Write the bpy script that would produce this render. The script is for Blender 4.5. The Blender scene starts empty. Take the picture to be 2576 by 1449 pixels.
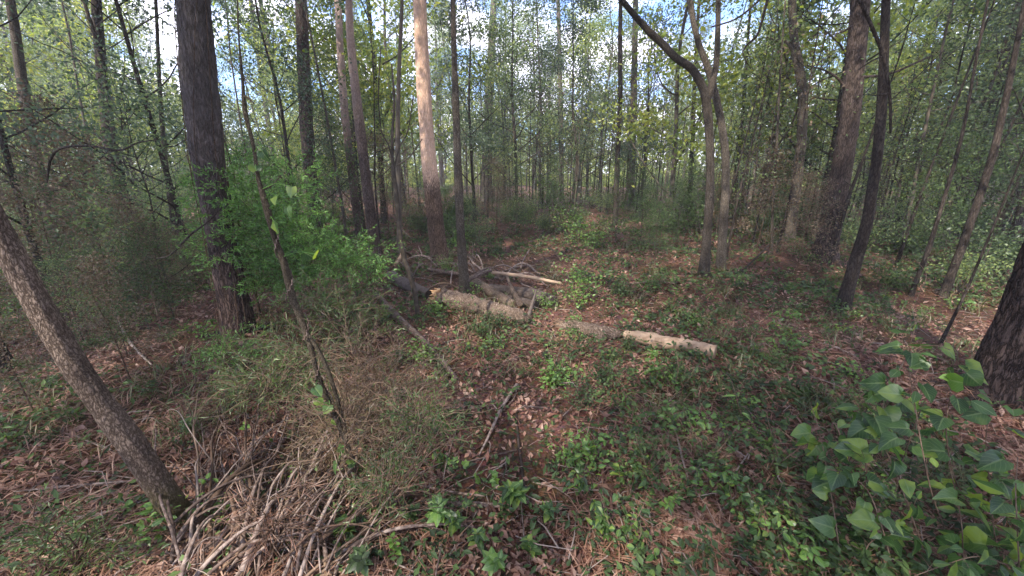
import bpy, math, random
import numpy as np
from mathutils import Vector, Matrix, Euler

# ------------------------------------------------------------------ camera, sky, sun, exposure
S = bpy.context.scene
COL = S.collection
W0, H0, F0 = 2576.0, 1449.0, 950.0          # the photograph's own pixel grid and focal length in it
PITCH = math.radians(17.0); CAMH = 1.65
cam = bpy.data.objects.new('camera', bpy.data.cameras.new('camera'))
COL.objects.link(cam); S.camera = cam
cam.location = (0, 0, CAMH); cam.rotation_euler = (math.radians(90) - PITCH, 0, 0)
cam.data.sensor_width = 36; cam.data.lens = 36 * F0 / W0
cam.data.clip_start = 0.05; cam.data.clip_end = 2000

SUN_EL, SUN_AZ = math.radians(46), math.radians(-146)     # azimuth from +Y (ahead) towards +X
w = bpy.data.worlds.new('World'); S.world = w; w.use_nodes = True
nt = w.node_tree; nt.nodes.clear()
out = nt.nodes.new('ShaderNodeOutputWorld'); bg = nt.nodes.new('ShaderNodeBackground')
sky = nt.nodes.new('ShaderNodeTexSky'); sky.sky_type = 'NISHITA'; sky.sun_disc = False
sky.sun_elevation = SUN_EL; sky.sun_rotation = SUN_AZ; sky.air_density = 1.2; sky.dust_density = 0.6
tc = nt.nodes.new('ShaderNodeTexCoord')
mp = nt.nodes.new('ShaderNodeMapping'); mp.inputs['Scale'].default_value = (1, 1, 2.2)
no = nt.nodes.new('ShaderNodeTexNoise'); no.inputs['Scale'].default_value = 4.2; no.inputs['Detail'].default_value = 6
no.inputs['Roughness'].default_value = 0.55
cr = nt.nodes.new('ShaderNodeValToRGB'); cr.color_ramp.elements[0].position = 0.42; cr.color_ramp.elements[1].position = 0.58
mx = nt.nodes.new('ShaderNodeMix'); mx.data_type = 'RGBA'
mx.inputs['B'].default_value = (8.0, 7.7, 9.0, 1)
L = nt.links.new
L(tc.outputs['Generated'], mp.inputs['Vector']); L(mp.outputs[0], no.inputs['Vector']); L(no.outputs['Fac'], cr.inputs[0])
L(cr.outputs[0], mx.inputs['Factor']); tn = nt.nodes.new('ShaderNodeMix'); tn.data_type = 'RGBA'; tn.blend_type = 'MULTIPLY'; tn.inputs['Factor'].default_value = 1; tn.inputs['B'].default_value = (.48, .66, 1.08, 1)
L(sky.outputs[0], tn.inputs['A']); L(tn.outputs['Result'], mx.inputs['A']); L(mx.outputs['Result'], bg.inputs['Color'])
bg.inputs['Strength'].default_value = 0.15; L(bg.outputs[0], out.inputs[0])

sl = bpy.data.lights.new('sun', 'SUN'); sl.energy = 3.4; sl.angle = math.radians(0.55); sl.color = (1, 0.93, 0.80)
so = bpy.data.objects.new('sun', sl); COL.objects.link(so)
sd = Vector((math.sin(SUN_AZ) * math.cos(SUN_EL), math.cos(SUN_AZ) * math.cos(SUN_EL), math.sin(SUN_EL)))
so.rotation_euler = sd.to_track_quat('Z', 'Y').to_euler(); so.location = sd * 60

S.view_settings.view_transform = 'Standard'; S.view_settings.look = 'None'
S.view_settings.exposure = 1.85; S.view_settings.gamma = 1.0
S.render.engine = 'CYCLES'
cy = S.cycles
cy.max_bounces = 6; cy.diffuse_bounces = 4; cy.glossy_bounces = 2; cy.transmission_bounces = 4; cy.transparent_max_bounces = 4
cy.caustics_reflective = False; cy.caustics_refractive = False; cy.sample_clamp_indirect = 6
cy.use_denoising = True
try: cy.denoiser = 'OPENIMAGEDENOISE'
except Exception: pass

R = np.random.default_rng(7)

# ------------------------------------------------------------------ numeric helpers
def _h(ix, iy, iz, s):
    n = (ix.astype(np.int64) * 374761393 + iy.astype(np.int64) * 668265263 + iz.astype(np.int64) * 2147483647 + s * 974634777) & 0xffffffff
    n = ((n ^ (n >> 13)) * 1274126177) & 0xffffffff
    n = (n ^ (n >> 16)) & 0xffffffff
    return n / 4294967295.0

def vn(x, y, z=None, s=0):
    """value noise, 0..1"""
    x = np.asarray(x, float); y = np.asarray(y, float); z = np.zeros_like(x) if z is None else np.asarray(z, float)
    ix, iy, iz = np.floor(x), np.floor(y), np.floor(z)
    fx, fy, fz = x - ix, y - iy, z - iz
    fx = fx * fx * (3 - 2 * fx); fy = fy * fy * (3 - 2 * fy); fz = fz * fz * (3 - 2 * fz)
    r = 0
    for a in (0, 1):
        for b in (0, 1):
            for c in (0, 1):
                r = r + _h(ix + a, iy + b, iz + c, s) * (fx if a else 1 - fx) * (fy if b else 1 - fy) * (fz if c else 1 - fz)
    return r

def fbm(x, y, z=None, s=0, o=3):
    r, a, t = 0, 1, 0
    for k in range(o):
        r = r + a * vn(np.asarray(x) * 2 ** k, np.asarray(y) * 2 ** k, None if z is None else np.asarray(z) * 2 ** k, s + k); t += a; a *= .5
    return r / t

def terr(x, y):
    x = np.asarray(x, float); y = np.asarray(y, float)
    d = np.hypot(x, y)
    z = (fbm(x * .35 + 9, y * .35 + 4, s=3) - .5) * .30 * np.clip(d / 4, .25, 1.6)
    z = z + (fbm(x * 1.7, y * 1.7, s=5) - .5) * .10
    return z

FW = np.array((0, math.cos(PITCH), -math.sin(PITCH))); UP = np.array((0, math.sin(PITCH), math.cos(PITCH))); RT = np.array((1., 0, 0))
def ray(px, py):
    d = FW + RT * (px - W0 / 2) / F0 + UP * (H0 / 2 - py) / F0
    return d
def P(px, py, Y):
    d = ray(px, py); t = Y / d[1]
    return np.array((0, 0, CAMH)) + d * t
def G(px, py):
    d = ray(px, py); o = np.array((0, 0, CAMH))
    T = np.geomspace(.3, 200, 500); p = o + d * T[:, None]; g = p[:, 2] - terr(p[:, 0], p[:, 1])
    k = int(np.argmax(g <= 0)) if (g <= 0).any() else 499
    if k in (0, 499): return p[k]
    u = g[k - 1] / (g[k - 1] - g[k] + 1e-12)
    return p[k - 1] + (p[k] - p[k - 1]) * u
def pxr(p, wpx):                      # a width in photograph pixels -> radius in metres at point p
    dep = np.dot(np.asarray(p) - np.array((0, 0, CAMH)), FW)
    xx = (p[0] / dep)                       # wide-angle stretch of round trunks away from the axis
    return wpx * .5 * dep / F0 / math.sqrt(1 + xx * xx)

# ------------------------------------------------------------------ mesh helpers
def mesh_np(name, v, faces_flat, counts, mat, smooth=True):
    v = np.asarray(v, np.float32).reshape(-1, 3)
    me = bpy.data.meshes.new(name)
    me.vertices.add(len(v)); me.vertices.foreach_set('co', v.ravel())
    faces_flat = np.asarray(faces_flat, np.int32).ravel(); counts = np.asarray(counts, np.int32)
    me.loops.add(len(faces_flat)); me.loops.foreach_set('vertex_index', faces_flat)
    me.polygons.add(len(counts))
    me.polygons.foreach_set('loop_start', np.concatenate(([0], np.cumsum(counts)[:-1])).astype(np.int32))
    me.update(calc_edges=True)
    me.polygons.foreach_set('use_smooth', np.full(len(counts), smooth))
    for m in (mat if isinstance(mat, (list, tuple)) else [mat]): me.materials.append(m)
    return me

class MB:
    def __init__(s): s.v, s.f, s.n, s.rib = [], [], 0, []
    def add(s, v, f):
        v = np.asarray(v).reshape(-1, 3); s.v.append(v); s.f.append(np.asarray(f) + s.n); s.n += len(v)
    def mesh(s, name, mat, smooth=True):
        v = np.concatenate(s.v); f = np.concatenate(s.f)
        me = mesh_np(name, v, f, np.full(len(f), f.shape[1]), mat, smooth)
        if s.rib:
            r = np.concatenate(s.rib).astype(np.float32)
            if len(r) == len(v): me.attributes.new('rib', 'FLOAT_VECTOR', 'POINT').data.foreach_set('vector', r.ravel())
        return me

def tube(mb, pts, rad, seg=6, rough=0, rs=0, ncyc=(3, 2.5), cap=True, ridge=0):
    pts = np.asarray(pts, float); rad = np.asarray(rad, float)
    n = len(pts); t = np.gradient(pts, axis=0); t /= np.linalg.norm(t, axis=1)[:, None] + 1e-9
    a = np.array((1., 0, 0)) if abs(t[0][0]) < .8 else np.array((0, 1., 0))
    u = np.cross(t[0], a); u /= np.linalg.norm(u); us = []
    for i in range(n):
        u = u - t[i] * np.dot(u, t[i]); u /= np.linalg.norm(u) + 1e-9; us.append(u)
    us = np.array(us); ws = np.cross(t, us)
    th = np.linspace(0, 2 * math.pi, seg, endpoint=False)
    c, s_ = np.cos(th), np.sin(th)
    r = np.repeat(rad[:, None], seg, 1)
    if rough or ridge:
        L_ = np.concatenate(([0], np.cumsum(np.linalg.norm(np.diff(pts, axis=0), axis=1))))[:, None] + 0 * th
        k = ncyc[0]
        X = np.cos(th)[None] * k + rs + 0 * L_; Y_ = np.sin(th)[None] * k + 0 * L_; Z = L_ * ncyc[1]
        r = r * (1 + rough * (fbm(X, Y_, Z, s=rs, o=2) - .5) * 2)
        if ridge:
            q = np.abs(fbm(X * 5, Y_ * 5, Z * 2.4, s=rs + 5, o=2) - .5) * 2
            r = r - ridge * np.clip(1 - q * 3.5, 0, 1)
    v = pts[:, None] + us[:, None] * (c[None, :, None] * r[..., None]) + ws[:, None] * (s_[None, :, None] * r[..., None])
    i = np.arange(n - 1)[:, None] * seg; j = np.arange(seg)[None]; j2 = (j + 1) % seg
    f = np.stack((i + j, i + j2, i + seg + j2, i + seg + j), -1).reshape(-1, 4)
    mb.add(v, f)
    if cap:
        for e, sgn in ((0, -1), (n - 1, 1)):
            vv = np.concatenate((v[e], [pts[e]])); m = len(vv) - 1
            ff = [(k, (k + 1) % seg, m, m) for k in range(0)]
            # quads joining pairs of edges to the centre
            ff = [(k, (k + 1) % seg, (k + 2) % seg, m) for k in range(0, seg - 1, 2)]
            if seg % 2: ff.append((seg - 1, 0, m, m)); ff.pop() if False else None
            ff = [q_ for q_ in ff if len(set(q_)) == 4]
            if sgn < 0: ff = [q_[::-1] for q_ in ff]
            mb.add(vv, ff)

def smooth_path(pts, step):
    """Catmull-Rom through control points with a 4th column of radius"""
    pts = np.asarray(pts, float)
    P_ = np.vstack((2 * pts[0] - pts[1], pts, 2 * pts[-1] - pts[-2])); o = []
    for i in range(1, len(P_) - 2):
        a, b, c, d = P_[i - 1:i + 3]
        k = max(2, int(np.linalg.norm((c - b)[:3]) / step))
        t = np.linspace(0, 1, k, endpoint=False)[:, None]
        o.append(.5 * ((2 * b) + (-a + c) * t + (2 * a - 5 * b + 4 * c - d) * t ** 2 + (-a + 3 * b - 3 * c + d) * t ** 3))
    o.append(pts[-1:]); o = np.vstack(o); o[:, 3] = np.maximum(o[:, 3], .0008)
    return o

def rand_dirs(n, rng, zb=0.0):
    d = rng.normal(size=(n, 3)); d[:, 2] += zb
    return d / (np.linalg.norm(d, axis=1)[:, None] + 1e-9)

def leaf_quads(c, L_, Wd, rng, zb=1.2, aim=None):
    """rhombic leaves round the centres c (n,3): returns (4n,3),(n,4)"""
    n = len(c)
    nrm = rand_dirs(n, rng, zb)
    a = rng.normal(size=(n, 3)) if aim is None else aim + rng.normal(size=(n, 3)) * .5
    a = a - nrm * np.sum(a * nrm, 1)[:, None]; a /= np.linalg.norm(a, axis=1)[:, None] + 1e-9
    b = np.cross(nrm, a)
    L_ = (L_ * rng.uniform(.6, 1.25, n))[:, None]; Wd = (np.asarray(Wd) * rng.uniform(.7, 1.2, n))[:, None]
    v = np.stack((c, c + a * L_ * .45 + b * Wd * .5 + nrm * L_ * .06, c + a * L_ - nrm * L_ * .05, c + a * L_ * .45 - b * Wd * .5 + nrm * L_ * .06), 1)
    return v.reshape(-1, 3), np.arange(4 * n).reshape(-1, 4)

HEART = np.array([(0, 0), (-.30, -.12), (-.50, .12), (-.46, .42), (-.22, .76), (0, 1.0)])
OVAL = np.array([(0, 0), (-.16, .12), (-.30, .36), (-.27, .62), (-.12, .85), (0, 1.0)])
LOBED = np.array([(0, 0), (-.34, -.14), (-.60, .10), (-.36, .34), (-.52, .66), (-.22, .70), (0, 1.0)])
LANCE = np.array([(0, 0), (-.07, .15), (-.12, .4), (-.10, .65), (-.04, .88), (0, 1.0)])
def big_leaves(mb, base, aim, nrm, size, outline=HEART, fold=.25, droop=.25, rng=R):
    """proper leaf blades: two halves folded on the midrib, drooping at the tip"""
    for p, a, n, s in zip(base, aim, nrm, size):
        a = a / np.linalg.norm(a); n = n - a * np.dot(a, n); n /= np.linalg.norm(n) + 1e-9; b = np.cross(n, a)
        asym = rng.uniform(.8, 1.2); fo = fold * rng.uniform(-.4, 2.2); dr = droop * rng.uniform(-.3, 2.4); wv = rng.uniform(0, .09); ph = rng.uniform(0, 6)
        m = len(outline); V = []; Fc = []
        cu = rng.uniform(-.12, .12)
        mid = [p + a * s * y - n * s * droop * y * y for x, y in outline[[0, -1]]]
        ys = outline[:, 1]
        def pt(x, y, sg):
            x = x * sg * (asym if sg > 0 else 1)
            return p + a * s * y + b * s * x + n * s * (abs(x) * fo - dr * max(y, 0) ** 2 + cu * x * y * 5 + wv * abs(x) * 3 * math.sin(9 * y + ph))
        spine = [pt(0, max(0, yy), 1) for yy in ys]
        for sg in (1, -1):
            edge = [pt(x, y, sg) for x, y in outline]
            o = len(V)
            V += spine + edge
            for k in range(m - 1):
                q = (o + k, o + k + 1, o + m + k + 1, o + m + k)
                Fc.append(q if sg > 0 else q[::-1])
        mb.rib.append(np.array(([(1, max(0, yy), 1) for yy in ys] + [(0, yy, 1) for yy in ys]) * 2, float))
        mb.add(np.array(V), np.array(Fc))

# ------------------------------------------------------------------ object helpers
def link(name, me, parent=None):
    o = bpy.data.objects.new(name, me); COL.objects.link(o)
    if parent is not None: o.parent = parent
    return o
def tag(o, label, cat, group=None, kind=None):
    if label: o['label'] = label
    if cat: o['category'] = cat
    if group: o['group'] = group
    if kind: o['kind'] = kind
    return o
def thing(name, loc, label, cat, group=None, rz=0, sc=1):
    o = bpy.data.objects.new(name, None); COL.objects.link(o); o.location = loc; o.rotation_euler = (0, 0, rz)
    o.scale = (sc, sc, sc) if not isinstance(sc, tuple) else sc
    o.empty_display_size = .2
    return tag(o, label, cat, group)

# ------------------------------------------------------------------ materials
def newmat(name):
    m = bpy.data.materials.new(name); m.use_nodes = True; m.node_tree.nodes.clear()
    return m, m.node_tree.nodes, m.node_tree.links.new
def ramp(N, stops):
    r = N.new('ShaderNodeValToRGB'); e = r.color_ramp.elements
    while len(e) < len(stops): e.new(.5)
    for x, (p, c) in zip(e, stops): x.position = p; x.color = (*c, 1)
    return r
def leaf_mat(name, cols, trans=.45, gloss=.04, rough=.45, clump=.5, scale=1.2, veins=False):
    m, N, K = newmat(name)
    o = N.new('ShaderNodeOutputMaterial'); g = N.new('ShaderNodeNewGeometry')
    n = len(cols); r = ramp(N, [(i / (n - 1) if n > 1 else 0, c) for i, c in enumerate(cols)])
    nz = N.new('ShaderNodeTexNoise'); nz.inputs['Scale'].default_value = scale; nz.inputs['Detail'].default_value = 2
    K(g.outputs['Position'], nz.inputs['Vector'])
    ms = N.new('ShaderNodeMath'); ms.operation = 'MULTIPLY_ADD'; ms.inputs[1].default_value = 3.2 * clump; ms.inputs[2].default_value = -1.6 * clump
    K(nz.outputs['Fac'], ms.inputs[0])
    ma = N.new('ShaderNodeMath'); ma.operation = 'ADD'; ma.use_clamp = True
    K(ms.outputs[0], ma.inputs[0]); K(g.outputs['Random Per Island'], ma.inputs[1]); K(ma.outputs[0], r.inputs[0])
    d = N.new('ShaderNodeBsdfDiffuse'); t = N.new('ShaderNodeBsdfTranslucent'); gl = N.new('ShaderNodeBsdfGlossy'); gl.inputs['Roughness'].default_value = rough
    if veins:                             # pale midrib and side veins of the blade
        at = N.new('ShaderNodeAttribute'); at.attribute_name = 'rib'; sx = N.new('ShaderNodeSeparateXYZ'); K(at.outputs['Vector'], sx.inputs[0])
        def mth(op, a, b=None, c=None, cl=False):
            q = N.new('ShaderNodeMath'); q.operation = op; q.use_clamp = cl
            for i, x in enumerate((a, b, c)):
                if x is None: continue
                if isinstance(x, (int, float)): q.inputs[i].default_value = x
                else: K(x, q.inputs[i])
            return q.outputs[0]
        mid = mth('MULTIPLY_ADD', sx.outputs['X'], 12, -10.6, True)
        fr = mth('FRACT', mth('MULTIPLY', mth('MULTIPLY_ADD', sx.outputs['X'], .45, sx.outputs['Y']), 5.5))
        side = mth('MULTIPLY', mth('MULTIPLY', mth('LESS_THAN', fr, .13), .45), sx.outputs['Z'])
        vm = mth('MAXIMUM', mid, side)
        mv = N.new('ShaderNodeMixRGB'); mv.inputs[2].default_value = (.22, .30, .12, 1); vm2 = mth('MULTIPLY', vm, .6); K(vm2, mv.inputs[0]); K(r.outputs[0], mv.inputs[1]); r = mv
    hs = N.new('ShaderNodeHueSaturation'); hs.inputs['Hue'].default_value = .485; hs.inputs['Saturation'].default_value = 1.15; hs.inputs['Value'].default_value = 1.5
    K(r.outputs[0], hs.inputs['Color']); K(r.outputs[0], d.inputs['Color']); K(hs.outputs[0], t.inputs['Color'])
    a = N.new('ShaderNodeMixShader'); a.inputs[0].default_value = trans; K(d.outputs[0], a.inputs[1]); K(t.outputs[0], a.inputs[2])
    b = N.new('ShaderNodeMixShader'); b.inputs[0].default_value = gloss; K(a.outputs[0], b.inputs[1]); K(gl.outputs[0], b.inputs[2])
    K(b.outputs[0], o.inputs[0]); return m

def bark_mat(name, dark, mid, light, sc=(9, 9, 2.4), bump=.6, moss=None, peel=None, grad=None):
    """furrowed bark: stretched voronoi plates + noise; optional moss near the foot; peel=(z, colours) bare wood above z"""
    m, N, K = newmat(name)
    o = N.new('ShaderNodeOutputMaterial'); b = N.new('ShaderNodeBsdfPrincipled'); b.inputs['Roughness'].default_value = .9
    b.inputs['Specular IOR Level'].default_value = .15
    tc = N.new('ShaderNodeTexCoord'); mp = N.new('ShaderNodeMapping'); mp.inputs['Scale'].default_value = sc
    K(tc.outputs['Object'], mp.inputs[0])
    wn = N.new('ShaderNodeTexNoise'); wn.inputs['Scale'].default_value = 2.2; wn.inputs['Detail'].default_value = 5; wn.inputs['Roughness'].default_value = .65; K(mp.outputs[0], wn.inputs['Vector'])
    wa = N.new('ShaderNodeMixRGB'); wa.blend_type = 'ADD'; wa.inputs[0].default_value = 1.1; K(mp.outputs[0], wa.inputs[1]); K(wn.outputs['Color'], wa.inputs[2])
    v = N.new('ShaderNodeTexVoronoi'); v.feature = 'DISTANCE_TO_EDGE'; v.inputs['Scale'].default_value = 3.2; K(wa.outputs[0], v.inputs['Vector'])
    n2 = N.new('ShaderNodeTexNoise'); n2.inputs['Scale'].default_value = 7; n2.inputs['Detail'].default_value = 8; n2.inputs['Roughness'].default_value = .7; K(mp.outputs[0], n2.inputs['Vector'])
    n3 = N.new('ShaderNodeTexNoise'); n3.inputs['Scale'].default_value = 1.7; n3.inputs['Detail'].default_value = 4; K(tc.outputs['Object'], n3.inputs['Vector'])
    r1 = ramp(N, [(.0, (0, 0, 0)), (.16, (.65, .65, .65)), (.45, (1, 1, 1))]); K(v.outputs['Distance'], r1.inputs[0])
    r2 = ramp(N, [(.3, mid), (.52, light), (.75, mid)]); K(n2.outputs['Fac'], r2.inputs[0])
    r3 = ramp(N, [(.35, (.62, .6, .6)), (.65, (1.25, 1.22, 1.2))]); K(n3.outputs['Fac'], r3.inputs[0])
    mm = N.new('ShaderNodeMixRGB'); mm.inputs[1].default_value = (*dark, 1); K(r1.outputs[0], mm.inputs[0]); K(r2.outputs[0], mm.inputs[2])
    mu = N.new('ShaderNodeMixRGB'); mu.blend_type = 'MULTIPLY'; mu.inputs[0].default_value = 1; K(mm.outputs[0], mu.inputs[1]); K(r3.outputs[0], mu.inputs[2])
    cur = mu.outputs[0]
    sx = N.new('ShaderNodeSeparateXYZ'); K(tc.outputs['Object'], sx.inputs[0])
    def zmask(z0, width, nw=1.2):
        a = N.new('ShaderNodeMath'); a.operation = 'MULTIPLY_ADD'; a.inputs[1].default_value = nw; K(n2.outputs['Fac'], a.inputs[0]); K(sx.outputs['Z'], a.inputs[2])
        mr = N.new('ShaderNodeMapRange'); mr.inputs['From Min'].default_value = z0 + nw * .5 - width; mr.inputs['From Max'].default_value = z0 + nw * .5 + width
        K(a.outputs[0], mr.inputs['Value']); return mr.outputs[0]
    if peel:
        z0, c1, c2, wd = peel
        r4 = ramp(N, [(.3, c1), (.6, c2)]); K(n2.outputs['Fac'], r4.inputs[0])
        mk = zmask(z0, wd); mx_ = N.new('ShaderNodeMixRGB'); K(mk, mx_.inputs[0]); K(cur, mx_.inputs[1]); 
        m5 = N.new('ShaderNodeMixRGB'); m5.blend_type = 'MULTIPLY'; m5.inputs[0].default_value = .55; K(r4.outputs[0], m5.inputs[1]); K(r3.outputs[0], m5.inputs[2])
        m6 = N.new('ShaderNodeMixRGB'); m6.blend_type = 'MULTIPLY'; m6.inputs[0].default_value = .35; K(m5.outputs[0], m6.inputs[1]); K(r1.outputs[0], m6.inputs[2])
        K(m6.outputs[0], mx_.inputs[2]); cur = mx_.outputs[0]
    if moss:
        z0, c = moss
        mk = zmask(z0, .12, .5); mx_ = N.new('ShaderNodeMixRGB'); K(mk, mx_.inputs[0]); mx_.inputs[1].default_value = (*c, 1)
        K(cur, mx_.inputs[2]); cur = mx_.outputs[0]
    K(cur, b.inputs['Base Color'])
    ad = N.new('ShaderNodeMath'); ad.operation = 'MULTIPLY_ADD'; ad.inputs[1].default_value = .5; K(n2.outputs['Fac'], ad.inputs[0]); K(r1.outputs[0], ad.inputs[2])
    bp = N.new('ShaderNodeBump'); bp.inputs['Strength'].default_value = bump; bp.inputs['Distance'].default_value = .012; K(ad.outputs[0], bp.inputs['Height'])
    K(bp.outputs[0], b.inputs['Normal']); K(b.outputs[0], o.inputs[0]); return m

def wood_mat(name, c1, c2, c3, scale=30, rough=.85):
    m, N, K = newmat(name)
    o = N.new('ShaderNodeOutputMaterial'); b = N.new('ShaderNodeBsdfPrincipled'); b.inputs['Roughness'].default_value = rough
    b.inputs['Specular IOR Level'].default_value = .2
    g = N.new('ShaderNodeNewGeometry'); n = N.new('ShaderNodeTexNoise'); n.inputs['Scale'].default_value = scale; n.inputs['Detail'].default_value = 5; n.inputs['Roughness'].default_value = .65
    K(g.outputs['Position'], n.inputs['Vector'])
    oi = N.new('ShaderNodeObjectInfo')
    a = N.new('ShaderNodeMath'); a.operation = 'MULTIPLY_ADD'; a.inputs[1].default_value = .35; K(oi.outputs['Random'], a.inputs[0]); K(n.outputs['Fac'], a.inputs[2])
    a2 = N.new('ShaderNodeMath'); a2.operation = 'MULTIPLY_ADD'; a2.inputs[1].default_value = .35; K(g.outputs['Random Per Island'], a2.inputs[0]); K(a.outputs[0], a2.inputs[2])
    r = ramp(N, [(.58, c1), (.84, c2), (1.0, c3)]); K(a2.outputs[0], r.inputs[0]); K(r.outputs[0], b.inputs['Base Color'])
    bp = N.new('ShaderNodeBump'); bp.inputs['Strength'].default_value = .5; bp.inputs['Distance'].default_value = .004; K(n.outputs['Fac'], bp.inputs['Height']); K(bp.outputs[0], b.inputs['Normal'])
    K(b.outputs[0], o.inputs[0]); return m

M_CAN = leaf_mat('canopy_leaf', [(.045, .075, .036), (.095, .145, .065), (.16, .22, .085), (.25, .31, .10)], .5, clump=.45, scale=.35)
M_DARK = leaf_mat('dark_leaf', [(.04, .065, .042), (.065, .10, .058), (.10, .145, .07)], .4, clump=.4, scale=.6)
M_SUNTONE = leaf_mat('sunlit_toned_leaf', [(.11, .17, .04), (.20, .26, .055), (.32, .34, .08)], .5, clump=.4, scale=.8)  # yellow-green with the look of sunlit foliage put into the leaf colour
M_BRN = leaf_mat('dead_leaf_twig', [(.07, .05, .03), (.12, .085, .05), (.19, .13, .08), (.09, .10, .05)], .3, clump=.4, scale=.8)
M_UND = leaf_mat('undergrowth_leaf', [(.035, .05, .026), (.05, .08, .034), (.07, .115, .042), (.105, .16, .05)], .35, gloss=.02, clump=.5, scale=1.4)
M_BRI = leaf_mat('bright_leaf', [(.06, .13, .03), (.10, .20, .04), (.18, .30, .06)], .4, gloss=.04, clump=.4, scale=8, veins=True)
M_VINE = leaf_mat('broad_vine_leaf', [(.03, .065, .024), (.055, .115, .034), (.09, .165, .045), (.22, .30, .06)], .48, gloss=.03, rough=.35, clump=.45, scale=14, veins=True)
M_CED = leaf_mat('cedar_leaf', [(.06, .13, .035), (.10, .22, .05), (.17, .32, .07)], .3, clump=.5, scale=3)
M_LIT = leaf_mat('fallen_leaf', [(.07, .03, .021), (.16, .074, .052), (.235, .13, .095), (.32, .20, .15)], .1, clump=.6, scale=1.5)
M_NDL = leaf_mat('pine_straw', [(.11, .052, .034), (.20, .105, .07), (.30, .18, .125)], .05, clump=.35, scale=1.2)
M_PINE = bark_mat('pine_bark', (.025, .018, .015), (.085, .06, .05), (.15, .115, .10), (13, 13, 2.6), .9)
M_PINER = bark_mat('red_pine_bark', (.028, .019, .017), (.10, .062, .053), (.165, .115, .10), (12, 12, 2.6), .9, peel=(1.3, (.07, .058, .055), (.135, .118, .115), .9))
M_GRD = bark_mat('dark_grey_bark', (.03, .024, .019), (.068, .055, .043), (.135, .115, .095), (22, 22, 7), .8)
M_DKP = bark_mat('dark_ridged_pine_bark', (.014, .010, .009), (.058, .040, .035), (.105, .075, .066), (10, 10, 2.2), 1.0)
M_GREY = bark_mat('grey_bark', (.045, .036, .028), (.105, .085, .065), (.21, .18, .145), (22, 22, 7), .8)
M_DKB = bark_mat('dark_bark', (.018, .014, .012), (.05, .04, .033), (.09, .072, .06), (12, 12, 4), .6)
M_STEM = wood_mat('sapling_stem', (.028, .022, .018), (.06, .048, .038), (.11, .09, .07), 14)
M_TWIG = wood_mat('weathered_twig', (.04, .026, .02), (.115, .08, .066), (.25, .195, .17), 40)
M_TWIGB = wood_mat('brown_twig', (.04, .024, .016), (.095, .06, .04), (.17, .115, .08), 40)

# ------------------------------------------------------------------ ground
def build_ground():
    m, N, K = newmat('forest_floor')
    o = N.new('ShaderNodeOutputMaterial'); b = N.new('ShaderNodeBsdfPrincipled'); b.inputs['Roughness'].default_value = .95
    b.inputs['Specular IOR Level'].default_value = .1
    tc = N.new('ShaderNodeTexCoord')
    n1 = N.new('ShaderNodeTexNoise'); n1.inputs['Scale'].default_value = .9; n1.inputs['Detail'].default_value = 5
    n2 = N.new('ShaderNodeTexNoise'); n2.inputs['Scale'].default_value = 45; n2.inputs['Detail'].default_value = 6; n2.inputs['Roughness'].default_value = .75
    v = N.new('ShaderNodeTexVoronoi'); v.inputs['Scale'].default_value = 38
    for q in (n1, n2, v): K(tc.outputs['Object'], q.inputs['Vector'])
    r1 = ramp(N, [(.3, (.04, .02, .014)), (.55, (.12, .06, .042)), (.75, (.21, .115, .082))]); K(n2.outputs['Fac'], r1.inputs[0])
    r2 = ramp(N, [(.42, (1, 1, 1)), (.62, (.62, .72, .5))]); K(n1.outputs['Fac'], r2.inputs[0])
    mu = N.new('ShaderNodeMixRGB'); mu.blend_type = 'MULTIPLY'; mu.inputs[0].default_value = 1; K(r1.outputs[0], mu.inputs[1]); K(r2.outputs[0], mu.inputs[2])
    mv = N.new('ShaderNodeMixRGB'); mv.blend_type = 'OVERLAY'; mv.inputs[0].default_value = .35; K(mu.outputs[0], mv.inputs[1]); K(v.outputs['Color'], mv.inputs[2])
    hs = N.new('ShaderNodeHueSaturation'); hs.inputs['Saturation'].default_value = .9; K(mv.outputs[0], hs.inputs['Color'])
    K(hs.outputs[0], b.inputs['Base Color'])
    bp = N.new('ShaderNodeBump'); bp.inputs['Strength'].default_value = .8; bp.inputs['Distance'].default_value = .03; K(n2.outputs['Fac'], bp.inputs['Height']); K(bp.outputs[0], b.inputs['Normal'])
    K(b.outputs[0], o.inputs[0])
    # graded grid: fine near the camera, reaching the horizon
    g = np.concatenate((-np.geomspace(600, 12, 40)[:-1], np.linspace(-12, 12, 161), np.geomspace(12, 600, 40)[1:]))
    gy = np.concatenate((-np.geomspace(600, 3, 30)[:-1], np.linspace(-3, 25, 200), np.geomspace(25, 600, 30)[1:]))
    X, Y = np.meshgrid(g, gy); Z = terr(X, Y) * np.clip(1.5 - np.hypot(X, Y) / 120, 0, 1)
    v_ = np.stack((X, Y, Z), -1).reshape(-1, 3); nx, ny = len(g), len(gy)
    i = np.arange(ny - 1)[:, None] * nx + np.arange(nx - 1)[None]
    f = np.stack((i, i + 1, i + nx + 1, i + nx), -1).reshape(-1, 4)
    tag(link('ground', mesh_np('ground', v_, f, np.full(len(f), 4), m)), 'reddish brown forest floor of soil and leaf mould', None, kind='structure')
build_ground()

def scatter(n, ymin, ymax, rng, xw=1.5, pad=1.0, power=1.0):
    """points on the ground seen ahead, density falling with distance"""
    u = rng.uniform(0, 1, n)
    y = ymin * (ymax / ymin) ** (u ** power)
    x = rng.uniform(-1, 1, n) * (y * xw + pad)
    return x, y

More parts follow.
